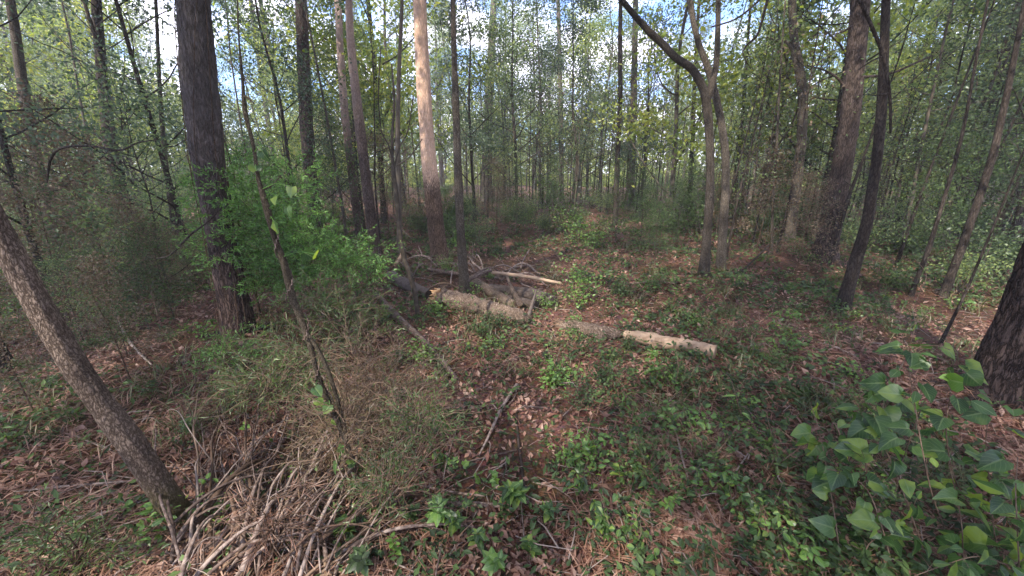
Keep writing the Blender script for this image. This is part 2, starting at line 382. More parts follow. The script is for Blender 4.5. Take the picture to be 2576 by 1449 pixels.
def build_litter():
    rng = np.random.default_rng(11)
    # fallen leaves
    x, y = scatter(110000, .5, 22, rng)
    k = rng.uniform(0, 1, len(x)) < .25 + 1.6 * np.clip(fbm(x * 1.6, y * 1.6, s=91) - .35, 0, 1) * 2; x, y = x[k], y[k]
    sz = (.025 + .0028 * y) * rng.choice([.6, 1, 1.45], len(x), p=[.4, .45, .15])
    z = terr(x, y) + rng.uniform(.002, .022, len(x)); c = np.stack((x, y, z), -1)
    v, f = leaf_quads(c, sz * 1.5, sz * .8, rng, zb=1.6)
    me = mesh_np('leaf_litter', v, f, np.full(len(f), 4), M_LIT, False)
    tag(link('leaf_litter', me), 'brown fallen leaves carpeting the forest floor', 'leaf litter', kind='stuff')
    # pine straw
    x, y = scatter(70000, .5, 12, rng)
    keep = fbm(x * .8, y * .8, s=21) > .42; x, y = x[keep], y[keep]
    c = np.stack((x, y, terr(x, y) + rng.uniform(.006, .035, len(x))), -1)
    v, f = leaf_quads(c, np.full(len(x), .14), .0035 + .0012 * y, rng, zb=4)
    me = mesh_np('pine_straw', v, f, np.full(len(f), 4), M_NDL, False)
    tag(link('pine_straw', me), 'fine reddish pine needles strewn between the plants', 'pine straw', kind='stuff')
    # small twigs
    mb = MB()
    x, y = scatter(1500, .6, 12, rng)
    for a, b_ in zip(x, y):
        th = rng.uniform(0, 6.28); l = rng.uniform(.05, .32); z = float(terr(a, b_)) + rng.uniform(.012, .05)
        d = np.array((math.cos(th), math.sin(th), rng.normal() * .15)) * l; k = rng.normal(size=3) * .12 * l; k[2] = abs(k[2])
        tube(mb, [(a, b_, z), (a, b_, z) + d * .5 + k, (a, b_, z) + d], np.array((1, .8, .4)) * rng.uniform(.0015, .005), 4, cap=False)
    tag(link('twig_litter', mb.mesh('twig_litter', M_TWIG)), 'small broken twigs scattered over the leaf litter', 'twigs', kind='stuff')
build_litter()

def gc_density(x, y):
    n = fbm(x * .55 + 3, y * .55, s=31, o=3)
    d = np.clip((n - .46 + .07 * np.clip(y / 3 - 1, 0, 1)) * 5.5, 0.04, 1)
    # bare-ish strip of straw in the near middle and near left, greener to the right and beyond the log
    px = x / np.maximum(y, .3)
    bare = np.exp(-((px - .05) / .34) ** 2) * np.clip(1.9 - y / 3.0, 0, 1)
    bareL = np.exp(-((px + .85) / .65) ** 2) * np.clip(1.7 - y / 4.5, 0, 1)
    far = np.clip(1.15 - np.clip(y - 6, 0, 12) / 22, .45, 1)
    return d * (1 - .88 * bare) * (1 - .85 * bareL) * far * np.clip(.55 + .12 * y, 0, 1)

def build_cover():
    rng = np.random.default_rng(5)
    x, y = scatter(15500, .6, 20, rng, xw=1.5)
    k = rng.uniform(0, 1, len(x)) < gc_density(x, y); x, y = x[k], y[k]
    print('cover plants', len(x))
    n = 9; h = rng.uniform(.03, .13, len(x)) * (1 + .05 * y)
    X = np.repeat(x, n); Y = np.repeat(y, n); Hh = np.repeat(h, n); t = rng.uniform(.15, 1, len(X)); sp = (.05 + .012 * Y)
    th = rng.uniform(0, 6.283, len(X)); rr = sp * rng.uniform(.1, 1, len(X))
    c = np.stack((X + np.cos(th) * rr, Y + np.sin(th) * rr, terr(X, Y) + Hh * t), -1)
    s = (.030 + .0050 * Y)
    v, f = leaf_quads(c, s * 1.25, s * .62, rng, zb=1.3, aim=np.stack((np.cos(th), np.sin(th), th * 0 + .2), -1))
    tag(link('ground_cover', mesh_np('ground_cover', v, f, np.full(len(f), 4), M_UND, False)), 'low green leafy plants spreading over the forest floor', 'undergrowth', kind='stuff')
    # stems of the ground cover
    v2 = np.stack((np.stack((x - .0012 - .0003 * y, y, terr(x, y)), -1), np.stack((x + .0012 + .0003 * y, y, terr(x, y)), -1),
                   np.stack((x + .01, y + .01, terr(x, y) + h), -1), np.stack((x + .008, y + .01, terr(x, y) + h), -1)), 1).reshape(-1, 3)
    # grass blades, thin and olive, in tufts
    x, y = scatter(1300, 1.6, 16, rng, xw=1.5)
    k = fbm(x * .9, y * .9, s=77) > .5; x, y = x[k], y[k]
    n = 16; X = np.repeat(x, n) + rng.normal(size=len(x) * n) * .05; Y = np.repeat(y, n) + rng.normal(size=len(x) * n) * .05
    th = rng.uniform(0, 6.283, len(X)); l = rng.uniform(.06, .26, len(X)); wd = .0006 + .0008 * Y
    b = np.stack((X, Y, terr(X, Y)), -1); a = np.stack((np.cos(th) * .55, np.sin(th) * .55, np.full(len(X), .8)), -1)
    sd_ = np.stack((-np.sin(th), np.cos(th), 0 * th), -1)
    m_ = b + a * l[:, None] * .55; tip = b + a * l[:, None] * np.array((1.4, 1.4, .75))
    v = np.stack((b - sd_ * wd[:, None], b + sd_ * wd[:, None], m_ + sd_ * wd[:, None], m_ - sd_ * wd[:, None]), 1)
    v3 = np.stack((m_ - sd_ * wd[:, None], m_ + sd_ * wd[:, None], tip + sd_ * wd[:, None] * .2, tip - sd_ * wd[:, None] * .2), 1)
    v = np.concatenate((v, v3)).reshape(-1, 3); f = np.arange(len(v)).reshape(-1, 4)
    M_GR = leaf_mat('grass_blade', [(.05, .07, .025), (.10, .11, .04), (.16, .14, .07)], .3, clump=.5, scale=1.5)
    tag(link('wild_grass', mesh_np('wild_grass', v, f, np.full(len(f), 4), M_GR, False)), 'thin olive grass blades growing in loose tufts', 'grass', kind='stuff')
build_cover()

# ------------------------------------------------------------------ tree growing
def limb(p, d, l, r, rng, up=.15, wob=.22, n=7):
    pts = [np.array(p)]; d = d / np.linalg.norm(d)
    for i in range(n):
        d = d + rng.normal(size=3) * wob * .5; d[2] += up * .3; d /= np.linalg.norm(d)
        pts.append(pts[-1] + d * l / n)
    return np.array(pts), np.linspace(r, r * .22, n + 1)

def grow_tree(rng, H, r0, crown0, nl, spread, nleaf, lsz, mat_leaf, mat_stem, lean=.04, seg=8, clump_r=.55, flat=.6, twigs=3, up=.25, wob=.06):
    """returns trunk mesh, crown mesh for one tree variety"""
    tr = MB(); n = max(10, int(H * 2))
    t = np.linspace(0, 1, n); ang = rng.uniform(0, 6.28)
    x = np.cos(ang) * lean * H * t ** 1.4 + (vn(t * 4, t * 0 + 3.3, s=int(rng.integers(999))) - .5) * wob * H * t
    y = np.sin(ang) * lean * H * t ** 1.4 + (vn(t * 4, t * 0 + 7.3, s=int(rng.integers(999))) - .5) * wob * H * t
    x -= x[0]; y -= y[0]
    pts = np.stack((x, y, t * H - .1), -1); rad = r0 * (1 - .82 * t) * (1 + .4 * np.exp(-t * H / .15))
    tube(tr, pts, rad, seg, .10, int(rng.integers(99)), cap=False)
    tips = []
    for i in range(nl):
        q = crown0 + (1 - crown0) * ((i + rng.uniform(0, 1)) / nl) ** .9; q = min(q, .985)
        k = q * (n - 1); k0 = int(k); p = pts[k0] + (pts[min(k0 + 1, n - 1)] - pts[k0]) * (k - k0)
        th = i * 2.4 + rng.normal() * .4; l = spread * (1.15 - .75 * q) * rng.uniform(.6, 1.15)
        d = np.array((math.cos(th), math.sin(th), rng.uniform(.1, .9)))
        lp, lr = limb(p, d, l, max(.006, r0 * (1 - .8 * q) * .42), rng, up)
        tube(tr, lp, lr, 5, cap=False)
        tips += [lp[j] for j in range(3, len(lp))]
        for k in range(twigs):
            j = int(rng.integers(2, len(lp) - 1)); dd = rng.normal(size=3); dd[2] = abs(dd[2]) * .5
            tp, trr = limb(lp[j], dd, l * rng.uniform(.25, .5), lr[j] * .5, rng, up * .5, n=4)
            tube(tr, tp, trr, 4, cap=False); tips += [tp[2], tp[3], tp[4]]
    tips = np.array(tips)
    wgt = rng.exponential(1, len(tips)) ** 1.9; wgt /= wgt.sum()
    c = np.repeat(tips, np.maximum(0, (nleaf * wgt + rng.uniform(0, 1, len(tips))).astype(int)), 0)
    c = c + rng.normal(size=c.shape) * np.array((1, 1, flat)) * clump_r * .5
    v, f = leaf_quads(c, lsz, lsz * .55, rng, zb=.7)
    return tr.mesh('trunk', mat_stem), mesh_np('crown', v, f, np.full(len(f), 4), mat_leaf, False)

rg = np.random.default_rng(3)
print('kinds')
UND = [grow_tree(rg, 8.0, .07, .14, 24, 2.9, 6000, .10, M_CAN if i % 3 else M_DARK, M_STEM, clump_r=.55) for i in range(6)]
YEL = [grow_tree(rg, 7.5, .07, .12, 20, 2.8, 5200, .12, M_SUNTONE, M_STEM, clump_r=.6) for i in range(2)]
TALL = [grow_tree(rg, 19, .16, .20, 30, 4.6, 8500, .15, M_CAN, M_STEM if i else M_GREY, clump_r=.8, up=.35, lean=.02, wob=.03) for i in range(4)]
SAP = [grow_tree(rg, 5.5 + i * .6, .030, .35, 9, 1.1, 650, .085, M_CAN if i % 2 else M_UND, M_STEM, clump_r=.4, lean=.07, seg=6, twigs=2, wob=.09) for i in range(6)]
BARE = [grow_tree(rg, 4.6, .024, .25, 12, 1.2, 420, .06, M_BRN if i == 1 else M_CAN, M_DKB, clump_r=.4, lean=.03, seg=6, twigs=4, wob=.1) for i in range(3)]
DEAD = [grow_tree(rg, 2.6, .018, .08, 18, 1.1, 3200, .055, M_BRN, M_TWIGB, clump_r=.3, lean=.05, seg=5, twigs=5) for i in range(2)]
def grow_shrub(rng, H, ns, nleaf, lsz, mat_leaf, mat_stem, cr=.18, outl=None):
    st = MB(); tips = []
    for i in range(ns):
        th = rng.uniform(0, 6.28); d = np.array((math.cos(th) * .55, math.sin(th) * .55, 1)); l = H * rng.uniform(.6, 1.15)
        lp, lr = limb((rng.normal() * .03, rng.normal() * .03, -.03), d, l, .004 + .005 * H, rng, .1, n=7); tube(st, lp, lr, 5, cap=False); tips += list(lp[3:])
        for k in range(4):
            j = int(rng.integers(2, 7)); dd = rng.normal(size=3); dd[2] = abs(dd[2]) * .4
            tp, trr = limb(lp[j], dd, l * rng.uniform(.2, .45), lr[j] * .5, rng, .05, n=4); tube(st, tp, trr, 4, cap=False); tips += list(tp[1:])
    tips = np.array(tips); c = tips[rng.integers(0, len(tips), nleaf)] + rng.normal(size=(nleaf, 3)) * cr * .5 * np.array((1, 1, .6))
    c[:, 2] = np.maximum(c[:, 2], .02)
    if outl is not None:
        mb = MB(); a = rand_dirs(nleaf, rng); a[:, 2] *= .4; big_leaves(mb, c, a, rand_dirs(nleaf, rng, 2.0), lsz * rng.uniform(.6, 1.2, nleaf), outl, rng=rng)
        return st.mesh('stem', mat_stem), mb.mesh('foliage', mat_leaf)
    v, f = leaf_quads(c, lsz, lsz * .55, rng, zb=1.0)
    return st.mesh('stem', mat_stem), mesh_np('foliage', v, f, np.full(len(f), 4), mat_leaf, False)
SHR = [grow_shrub(rg, .9 + .25 * i, 6, 1300, .065, (M_UND, M_CAN, M_UND, M_BRI)[i], M_STEM, .28) for i in range(4)]
SML = [grow_shrub(rg, .30 + .08 * i, 5, 70, .06, (M_UND, M_BRI, M_VINE, M_UND)[i], M_TWIGB, .10, OVAL) for i in range(4)]

def inst(name, kind, loc, label, cat, group=None, rz=0, sc=1, partnames=('trunk', 'crown')):
    o = thing(name, (loc[0], loc[1], float(terr(loc[0], loc[1])) if len(loc) < 3 else loc[2]), label, cat, group, rz, sc)
    for nm, me in zip(partnames, kind):
        link(nm, me, o)
    return o

def gap(px_):
    """azimuths (x/y) where the canopy opens on the sky"""
    return any(a < px_ < b for a, b in ((-.84, -.60), (-.50, -.42), (.66, .80), (1.0, 1.12)))
def place_bg():
    rng = np.random.default_rng(42)
    # tall forest trees behind
    n = 0
    for i in range(95):
        y = rng.uniform(17, 46) if i < 48 else rng.uniform(46, 66); x = rng.uniform(-1.45, 1.45) * y
        if y < 24 and abs(x / y) < .3: continue
        if gap(x / y) and rng.uniform() < .75: continue
        side = 'left' if x < -.35 * y else 'right' if x > .35 * y else 'middle'
        inst('forest_tree', TALL[rng.integers(4)], (x, y), 'tall leafy forest tree in the far wood on the %s' % {'left': 'left side', 'right': 'right side', 'middle': 'middle'}[side], 'tree', 'tall trees of the far wood', rng.uniform(0, 6.28), rng.uniform(.75, 1.15)); n += 1
    for i in range(95):
        y = 8.5 + 30 * rng.uniform() ** 1.2; x = rng.uniform(-1.45, 1.45) * y
        px = x / y
        if y < 16 and -.30 < px < .62: continue
        if y < 11 and px < -.3 and rng.uniform() < .35: continue
        zone = 'left' if px < -.4 else 'right' if px > .4 else 'middle'
        k = UND[rng.integers(6)]; nm = 'green'
        if rng.uniform() < .12: k = YEL[rng.integers(2)]; nm = 'yellow-green'
        inst('understory_tree', k, (x, y), '%s understory tree with low branches, %s of the wood' % (nm, {'left': 'left part', 'right': 'right part', 'middle': 'middle'}[zone]), 'tree', 'understory trees below the canopy', rng.uniform(0, 6.28), rng.uniform(.3, .5) if gap(px) else rng.uniform(.55, 1.1))
    for i in range(230):
        y = 8 + 24 * rng.uniform() ** 1.1; px = rng.uniform(-.15, 1.42) if i % 3 else rng.uniform(-1.4, .4); x = px * y
        if y < 14 and -.2 < px < .45: continue
        zone = 'left' if px < -.4 else 'right' if px > .45 else 'middle'
        b = rng.uniform() < .42
        inst('sapling', BARE[rng.integers(3)] if b else SAP[rng.integers(6)], (x, y), ('nearly bare thin sapling' if b else 'slender leafy sapling') + ' among the crowded stems, %s of the wood' % {'left': 'left part', 'right': 'right part', 'middle': 'middle'}[zone],
             'sapling', 'thin saplings crowding the wood', rng.uniform(0, 6.28), rng.uniform(.7, 1.35))
    for i in range(60):
        px = rng.uniform(-.12, .95); y = rng.uniform(15, 30); x = px * y
        inst('sapling', BARE[rng.integers(3)], (x, y), 'dark thin stem in the dense row of saplings beyond the clearing', 'sapling', 'dark stems beyond the clearing', rng.uniform(0, 6.28), (1.3, 1.3, rng.uniform(1.2, 1.9)))
    for i in range(34):
        px = rng.uniform(.55, 1.42); y = rng.uniform(6.5, 15); x = px * y
        inst('sapling', BARE[rng.integers(3)], (x, y), 'nearly bare thin sapling crowding the right-hand slope', 'sapling', 'bare saplings on the right slope', rng.uniform(0, 6.28), rng.uniform(.8, 1.4))
    # unseen trees added round and behind the camera to shade the ground
    for i in range(46):
        a = rng.uniform(0, 6.28); d = rng.uniform(4, 20); x, y = d * math.cos(a), d * math.sin(a)
        if y > -2 and (abs(x) < 1.55 * y + 2.5): continue
        inst('forest_tree', TALL[rng.integers(4)], (x, y), 'unseen tall tree added behind the viewpoint for shade', 'tree', 'unseen trees added round the viewpoint for shade', rng.uniform(0, 6.28), rng.uniform(.8, 1.0))
    # shrubs of the middle ground
    for i in range(165):
        y = (5.0 + 17 * rng.uniform() ** 1.2) if i < 120 else rng.uniform(15, 42); px = rng.uniform(-1.4, 1.4); x = px * y
        if y < 9 and -.45 < px < .9: continue
        if i >= 120 and -.1 < px < .8 and y < 26: continue
        zone = 'left' if px < -.4 else 'right' if px > .4 else 'middle'
        inst('shrub', SHR[rng.integers(3)], (x, y), 'leafy shrub in the understory, %s of the wood' % {'left': 'left part', 'right': 'right part', 'middle': 'middle'}[zone], 'shrub', 'shrubs of the understory',
             rng.uniform(0, 6.28), rng.uniform(.6, 1.3) * (1 if i < 120 else 1.9), ('stem', 'foliage'))
place_bg()

# ------------------------------------------------------------------ the far wood that closes the view
def far_wood():
    rng = np.random.default_rng(77)
    n = 130000
    a = rng.uniform(-1.15, 1.15, n); d = rng.uniform(48, 75, n); h = rng.uniform(0, 1, n) ** 1.6 * (9 + 5 * vn(a * 14, a * 0, s=4))
    x = np.sin(a) * d; y = np.cos(a) * d
    k = fbm(a * 34, h * .55, d * .06, s=12) > .42 - .25 * np.exp(-h / 2)
    c = np.stack((x, y, h), -1)[k]
    v, f = leaf_quads(c, .55, .32, rng, zb=.6)
    tag(link('far_wood', mesh_np('far_wood', v, f, np.full(len(f), 4), M_SUNTONE, False)), 'far foliage coloured sunlit yellow-green closing the view between the trunks', 'woods', kind='stuff')  # far leaves painted brighter to read as sunlit
far_wood()

# ------------------------------------------------------------------ the trunks one can tell apart
def main_tree(name, pts, mat, label, H=15, base=None, seg=20, step=.12, rough=.12, ridge=0, ncyc=(3, 2.5), flare=.35, crown=None, csc=1.0, cz=None,
              branches=(), vines=None, cat='tree', group=None, r_top=.45, Y=None, partname='trunk', leanup=.5):
    b = G(pts[0][0], pts[0][1]) if Y is None else P(pts[0][0], pts[0][1], Y)
    Y0 = b[1]; root = np.array((b[0], b[1], float(terr(b[0], b[1]))))
    C = []
    for i, q in enumerate(pts):
        p = P(q[0], q[1], Y0 + (q[3] if len(q) > 3 else 0)); C.append((*p, pxr(p, q[2])))
    C = np.array(C)
    first = C[0].copy(); first[2] = min(first[2], root[2]) - .12; C = np.vstack((first, C)) if C[0][2] > root[2] - .1 else C
    d = C[-1, :3] - C[-2, :3]; d /= np.linalg.norm(d); p = C[-1].copy(); z0 = p[2]
    if H and p[2] < H:
        k = 8
        for i in range(k):
            d = d * (1 - .12 * leanup) + np.array((0, 0, .12 * leanup)); d /= np.linalg.norm(d)
            p = p.copy(); p[:3] += d * (H - z0) / k; p[3] = C[-1][3] * (1 - (1 - r_top) / k * 1.2); C = np.vstack((C, p))
    sp = smooth_path(C, step)
    hgt = sp[:, 2] - root[2]; rad = sp[:, 3] * (1 + flare * np.exp(-np.clip(hgt, 0, 9) / .14))
    mb = MB(); tube(mb, sp[:, :3] - root, rad, seg, rough, int(R.integers(99)), ncyc, ridge=ridge, cap=False)
    if seg >= 32:
        rr_ = np.random.default_rng(int(root[0] * 100) & 255); r0 = sp[3, 3]
        for k in range(7):
            th = k * .9 + rr_.normal() * .2; ln = r0 * rr_.uniform(1.7, 3.2); dv = np.array((math.cos(th), math.sin(th), 0)); q0 = dv * r0 * .55 + np.array((0, 0, r0 * .9)); q1 = dv * r0 * 1.15 + np.array((0, 0, r0 * .18)); q2 = dv * (r0 + ln); q2[2] = float(terr(root[0] + q2[0], root[1] + q2[1])) - root[2] - .03
            s3 = smooth_path([(*q0, r0 * .30), (*q1, r0 * .26), (*((q1 + q2) / 2 - (0, 0, .01)), r0 * .17), (*q2, r0 * .07)], r0 * .25); tube(mb, s3[:, :3], s3[:, 3], 12, .2, k, (2, 6), ridge=ridge * .5)
    o = thing(name, root, label, cat, group); link(partname, mb.mesh(partname, mat), o)
    for br in branches:
        bm_, bl = br[0], br[1]
        C2 = np.array([(*P(q[0], q[1], Y0 + (q[3] if len(q) > 3 else 0)), 0) for q in bm_]); C2[:, 3] = [pxr(c[:3], q[2]) for c, q in zip(C2, bm_)]
        if bl:                        # carries on above the frame
            d = C2[-1, :3] - C2[-2, :3]; d /= np.linalg.norm(d)
            for i in range(6):
                d = d + np.array((0, 0, .2)) + R.normal(size=3) * .1; d /= np.linalg.norm(d); q = C2[-1].copy(); q[:3] += d * bl / 6; q[3] *= .82; C2 = np.vstack((C2, q))
        s2 = smooth_path(C2, step * .6); m2 = MB(); tube(m2, s2[:, :3] - root, s2[:, 3], max(6, seg // 2), rough, int(R.integers(99)), ncyc, cap=True)
        if bl:
            for k in range(5):
                j = int(R.integers(len(s2) // 2, len(s2) - 1)); tp, tr_ = limb(s2[j, :3] - root, R.normal(size=3) + np.array((0, 0, .4)), bl * .3, s2[j, 3] * .4, R); tube(m2, tp, tr_, 5, cap=False)
        link('branch', m2.mesh('branch', mat), o)
    if crown:
        top = sp[-1, :3]; c = link('crown', crown, o); c.scale = (csc,) * 3
        c.location = (top[0] - root[0], top[1] - root[1], (cz if cz is not None else top[2] - 19 * csc))
    return o, sp, root

def crown_mesh(rng, R_=2.6, Hc=5, n=5000, l=.16, mat=M_CAN, zc=0, name='crown'):
    """loose crown of clumps, centred at the origin's height zc"""
    k = 26; cc = rng.normal(size=(k, 3)) * np.array((R_ * .5, R_ * .5, Hc * .3)); cc[:, 2] += zc
    c = cc[rng.integers(0, k, n)] + rng.normal(size=(n, 3)) * np.array((.5, .5, .3)) * R_ * .35
    v, f = leaf_quads(c, l, l * .5, rng, zb=.7)
    return mesh_np(name, v, f, np.full(len(f), 4), mat, False)
rc = np.random.default_rng(19)
CR = [crown_mesh(rc) for _ in range(3)]
CRS = [crown_mesh(rc, 1.3, 2.2, 1600, .10) for _ in range(2)]

def mt(name, pts, mat, label, H=15, crown=True, small=False, **kw):
    o, sp, root = main_tree(name, pts, mat, label, H=H, **kw)
    if crown:
        c = link('crown', (CRS if small else CR)[int(R.integers(2))], o); top = sp[-1, :3] - root; c.location = top; c.rotation_euler = (0, 0, R.uniform(0, 6))
    return o, sp, root

M_T1 = bark_mat('flaky_grey_bark', (.06, .042, .032), (.145, .105, .082), (.27, .21, .17), (26, 26, 9), .8, moss=(.16, (.085, .075, .03)))
M_PEEL = bark_mat('stripped_pine_bark', (.04, .026, .02), (.15, .095, .07), (.25, .175, .13), (14, 14, 3), .8, peel=(1.55, (.66, .38, .25), (.90, .64, .48), .12))  # bare wood above the bark, its colours raised to a sunlit tone
M_PEEL2 = bark_mat('pink_upper_pine_bark', (.035, .024, .02), (.12, .085, .07), (.2, .15, .13), (15, 15, 3.5), .8, peel=(2.9, (.42, .29, .24), (.62, .47, .40), .8))

mt('oak_tree', [(455, 1310, 72), (340, 1130, 74), (215, 960, 78), (110, 790, 82), (30, 640, 84), (-60, 470, 80)], M_T1,
   'leaning flaky grey-brown trunk with yellow-green moss at its foot, lower left', H=9, seg=44, step=.02, rough=.10, ridge=.004, ncyc=(2.2, 6), flare=.25, leanup=1.6)
mt('oak_tree', [(10, 935, 72), (-60, 800, 70)], M_DKB, 'dark trunk cut off by the left edge behind the leaning trunk', H=9, seg=20, flare=.2)
_, T2, T2r = mt('pine_tree', [(603, 842, 88), (585, 740, 84), (562, 620, 80), (540, 500, 84), (524, 400, 92), (512, 290, 96), (500, 180, 98), (490, 60, 96), (484, -80, 92)], M_PINER,
   'thickest pine on the left, dark ridged bark with pale vines climbing it', H=17, seg=56, step=.035, rough=.09, ridge=.012, ncyc=(2.4, 3.2), flare=.12)
mt('pine_tree', [(800, 600, 36), (788, 500, 34), (772, 330, 36), (765, 180, 34), (757, 0, 31), (752, -90, 30)], M_PINE, 'dark straight pine right of the thickest pine', H=17, seg=24, step=.08, rough=.1, ridge=.006)
mt('pine_tree', [(905, 600, 20), (890, 480, 20), (872, 330, 20), (858, 160, 19), (850, 0, 18)], M_PEEL2, 'faint pink pine close behind the reddish slanting pine', H=17, seg=16)
mt('pine_tree', [(945, 640, 30), (930, 520, 28), (915, 400, 27), (897, 250, 25), (882, 100, 21), (876, -60, 19)], M_PEEL2, 'slanting reddish pine with paler pink upper trunk', H=17, seg=24, step=.08, rough=.1, ridge=.006)
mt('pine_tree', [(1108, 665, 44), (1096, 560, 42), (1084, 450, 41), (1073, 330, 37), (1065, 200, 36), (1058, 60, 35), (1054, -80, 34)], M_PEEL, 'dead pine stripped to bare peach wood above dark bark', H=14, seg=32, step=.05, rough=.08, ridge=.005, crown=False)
mt('hardwood_tree', [(1170, 742, 25), (1160, 600, 22), (1152, 430, 20), (1148, 300, 18), (1142, 120, 14), (1138, -60, 12)], M_GREY, 'straight grey-brown trunk rising beside the log pile', H=12, seg=20, step=.06, rough=.14)
mt('hardwood_tree', [(1222, 505, 26), (1224, 400, 24), (1230, 260, 22), (1236, 140, 20), (1244, -40, 15)], M_GREY, 'pale distant tree with a branch forking to the right, right of the peach trunk', H=19, seg=14, step=.3,
   branches=[([(1234, 200, 8), (1256, 170, 7), (1285, 125, 5), (1330, 100, 4)], 0)])
mt('hardwood_tree', [(1412, 505, 13), (1412, 350, 12), (1409, 200, 11), (1404, 0, 10)], M_GREY, 'thin pale straight tree in the middle of the far wood', H=17, seg=10, step=.3, crown=False)
mt('hardwood_tree', [(1548, 565, 14), (1552, 430, 13), (1560, 260, 12), (1560, 100, 11), (1562, -40, 10)], M_DKB, 'thin dark pole-straight tree left of the forked tree', H=14, seg=10, step=.2, small=True)
mt('hardwood_tree', [(1585, 530, 24), (1588, 400, 22), (1594, 250, 18), (1598, 60, 14)], M_GREY, 'hazy grey trunk right behind the thin dark pole-straight tree', H=18, seg=10, step=.3)
mt('hardwood_tree', [(1733, 545, 13), (1740, 400, 13), (1746, 250, 11), (1752, 120, 9)], M_DKB, 'dark slim trunk just left of the forked tree', H=12, seg=10, step=.2, small=True)
mt('forked_tree', [(1770, 695, 28), (1778, 600, 23), (1786, 470, 22), (1785, 340, 22), (1776, 245, 24)], M_GRD, 'forked grey tree with a heavy limb bending to the upper left', H=0, seg=24, step=.05, rough=.14, crown=False,
   branches=[([(1778, 262, 22), (1768, 222, 22), (1742, 175, 21), (1700, 145, 20), (1668, 112, 19), (1620, 66, 16), (1560, -5, 14)], 3.2),
             ([(1777, 262, 20), (1790, 215, 19), (1802, 160, 16), (1806, 60, 14), (1808, -40, 13)], 3.5)])
mt('hardwood_tree', [(1812, 678, 24), (1820, 560, 22), (1826, 440, 21), (1818, 330, 20), (1790, 200, 18), (1752, 90, 15), (1730, -40, 13)], M_GREY, 'grey trunk standing close behind the forked tree', H=11, seg=20, step=.06, rough=.14, small=True)
mt('hardwood_tree', [(1842, 560, 12), (1852, 440, 12), (1868, 300, 10), (1880, 120, 8)], M_DKB, 'thin dark stem curving away right of the forked tree', H=9, seg=8, step=.2, small=True)
mt('hardwood_tree', [(1985, 605, 28), (2002, 480, 27), (2016, 350, 27), (2018, 240, 26), (2008, 160, 25), (1996, 80, 22), (1992, -50, 20)], M_GREY, 'grey crooked trunk with a broken side limb, right of the forked tree', H=13, seg=18, step=.07, rough=.12,
   branches=[([(2014, 180, 11), (1985, 112, 9), (1950, 100, 7), (1928, 92, 5)], 0)])
mt('pine_tree', [(2072, 655, 66), (2098, 520, 60), (2122, 400, 57), (2140, 270, 56), (2152, 150, 55), (2164, 0, 52), (2170, -80, 50)], M_PINE, 'thickest pine on the right, dark straight trunk with dead limbs', H=17, seg=36, step=.06, rough=.08, ridge=.010,
   branches=[([(2160, 195, 10), (2215, 190, 9), (2255, 180, 8), (2300, 160, 7), (2345, 140, 5)], 0), ([(2150, 260, 9), (2110, 200, 7), (2070, 175, 5), (2030, 165, 3)], 0), ([(2150, 60, 7), (2120, 80, 5), (2090, 88, 3)], 0)])
mt('hardwood_tree', [(2118, 778, 38), (2150, 665, 35), (2180, 560, 31), (2200, 440, 30), (2214, 320, 30), (2222, 180, 27), (2228, 20, 24)], M_DKB, 'dark slanting trunk in front of the thickest right-hand pine', H=12, seg=24, step=.05, rough=.12)
mt('hardwood_tree', [(2300, 560, 20), (2325, 430, 20), (2352, 280, 20), (2372, 150, 17), (2394, 0, 15), (2400, -60, 14)], M_GREY, 'slender grey trunk curving up in the right sky gap', H=13, seg=14, step=.1)
mt('hardwood_tree', [(2372, 748, 26), (2420, 620, 25), (2462, 500, 24), (2500, 380, 23), (2530, 250, 21), (2560, 100, 18)], M_DKB, 'dark leaning trunk among the saplings near the right edge', H=11, seg=18, step=.08, rough=.12)
mt('hardwood_tree', [(2290, 745, 14), (2330, 640, 13), (2375, 500, 12), (2420, 340, 11), (2450, 180, 9)], M_DKB, 'thin dark leaning stem left of the right-edge trunk', H=8, seg=10, step=.1, small=True)
mt('hardwood_tree', [(2366, 865, 10), (2420, 755, 9), (2478, 620, 8), (2540, 470, 7), (2590, 340, 6)], M_DKB, 'very thin slanting dark stem before the big right-edge pine', H=6, seg=8, step=.06, small=True, crown=False)
mt('pine_tree', [(2500, 1000, 176), (2570, 830, 170), (2634, 660, 165), (2712, 440, 158)], M_DKP, 'big dark ridged pine cut off by the right edge', H=15, seg=64, step=.02, rough=.07, ridge=.014, ncyc=(2.4, 4), flare=.15)
mt('pine_tree', [(325, 610, 38), (306, 530, 36), (288, 440, 36), (272, 330, 34), (258, 200, 32), (246, 60, 30), (240, -50, 28)], M_DKB, 'dark pine left of the thickest pine, foliage over its upper trunk', H=16, seg=20, step=.08, rough=.1)
mt('hardwood_tree', [(462, 668, 18), (440, 570, 17), (424, 470, 15), (410, 340, 13), (400, 180, 11), (392, 0, 10)], M_GREY, 'thin pale lichen-spotted trunk between two dark pines on the left', H=12, seg=12, step=.1, small=True)
mt('hardwood_tree', [(150, 640, 36), (118, 520, 34), (88, 380, 33), (60, 230, 32), (38, 80, 30)], M_GREY, 'grey trunk half hidden by leaves at the upper left', H=13, seg=16, step=.1)
mt('hardwood_tree', [(1007, 640, 15), (1003, 500, 14), (1000, 380, 13), (1003, 200, 11), (1010, 40, 9)], M_STEM, 'slim brown trunk between the slanting pine and the peach trunk', H=12, seg=10, step=.1, small=True)
mt('hardwood_tree', [(1940, 640, 8), (1944, 520, 8), (1952, 400, 7), (1960, 240, 6)], M_GREY, 'thin pale sapling trunk right of the forked tree', H=7, seg=8, step=.1, small=True, crown=False)
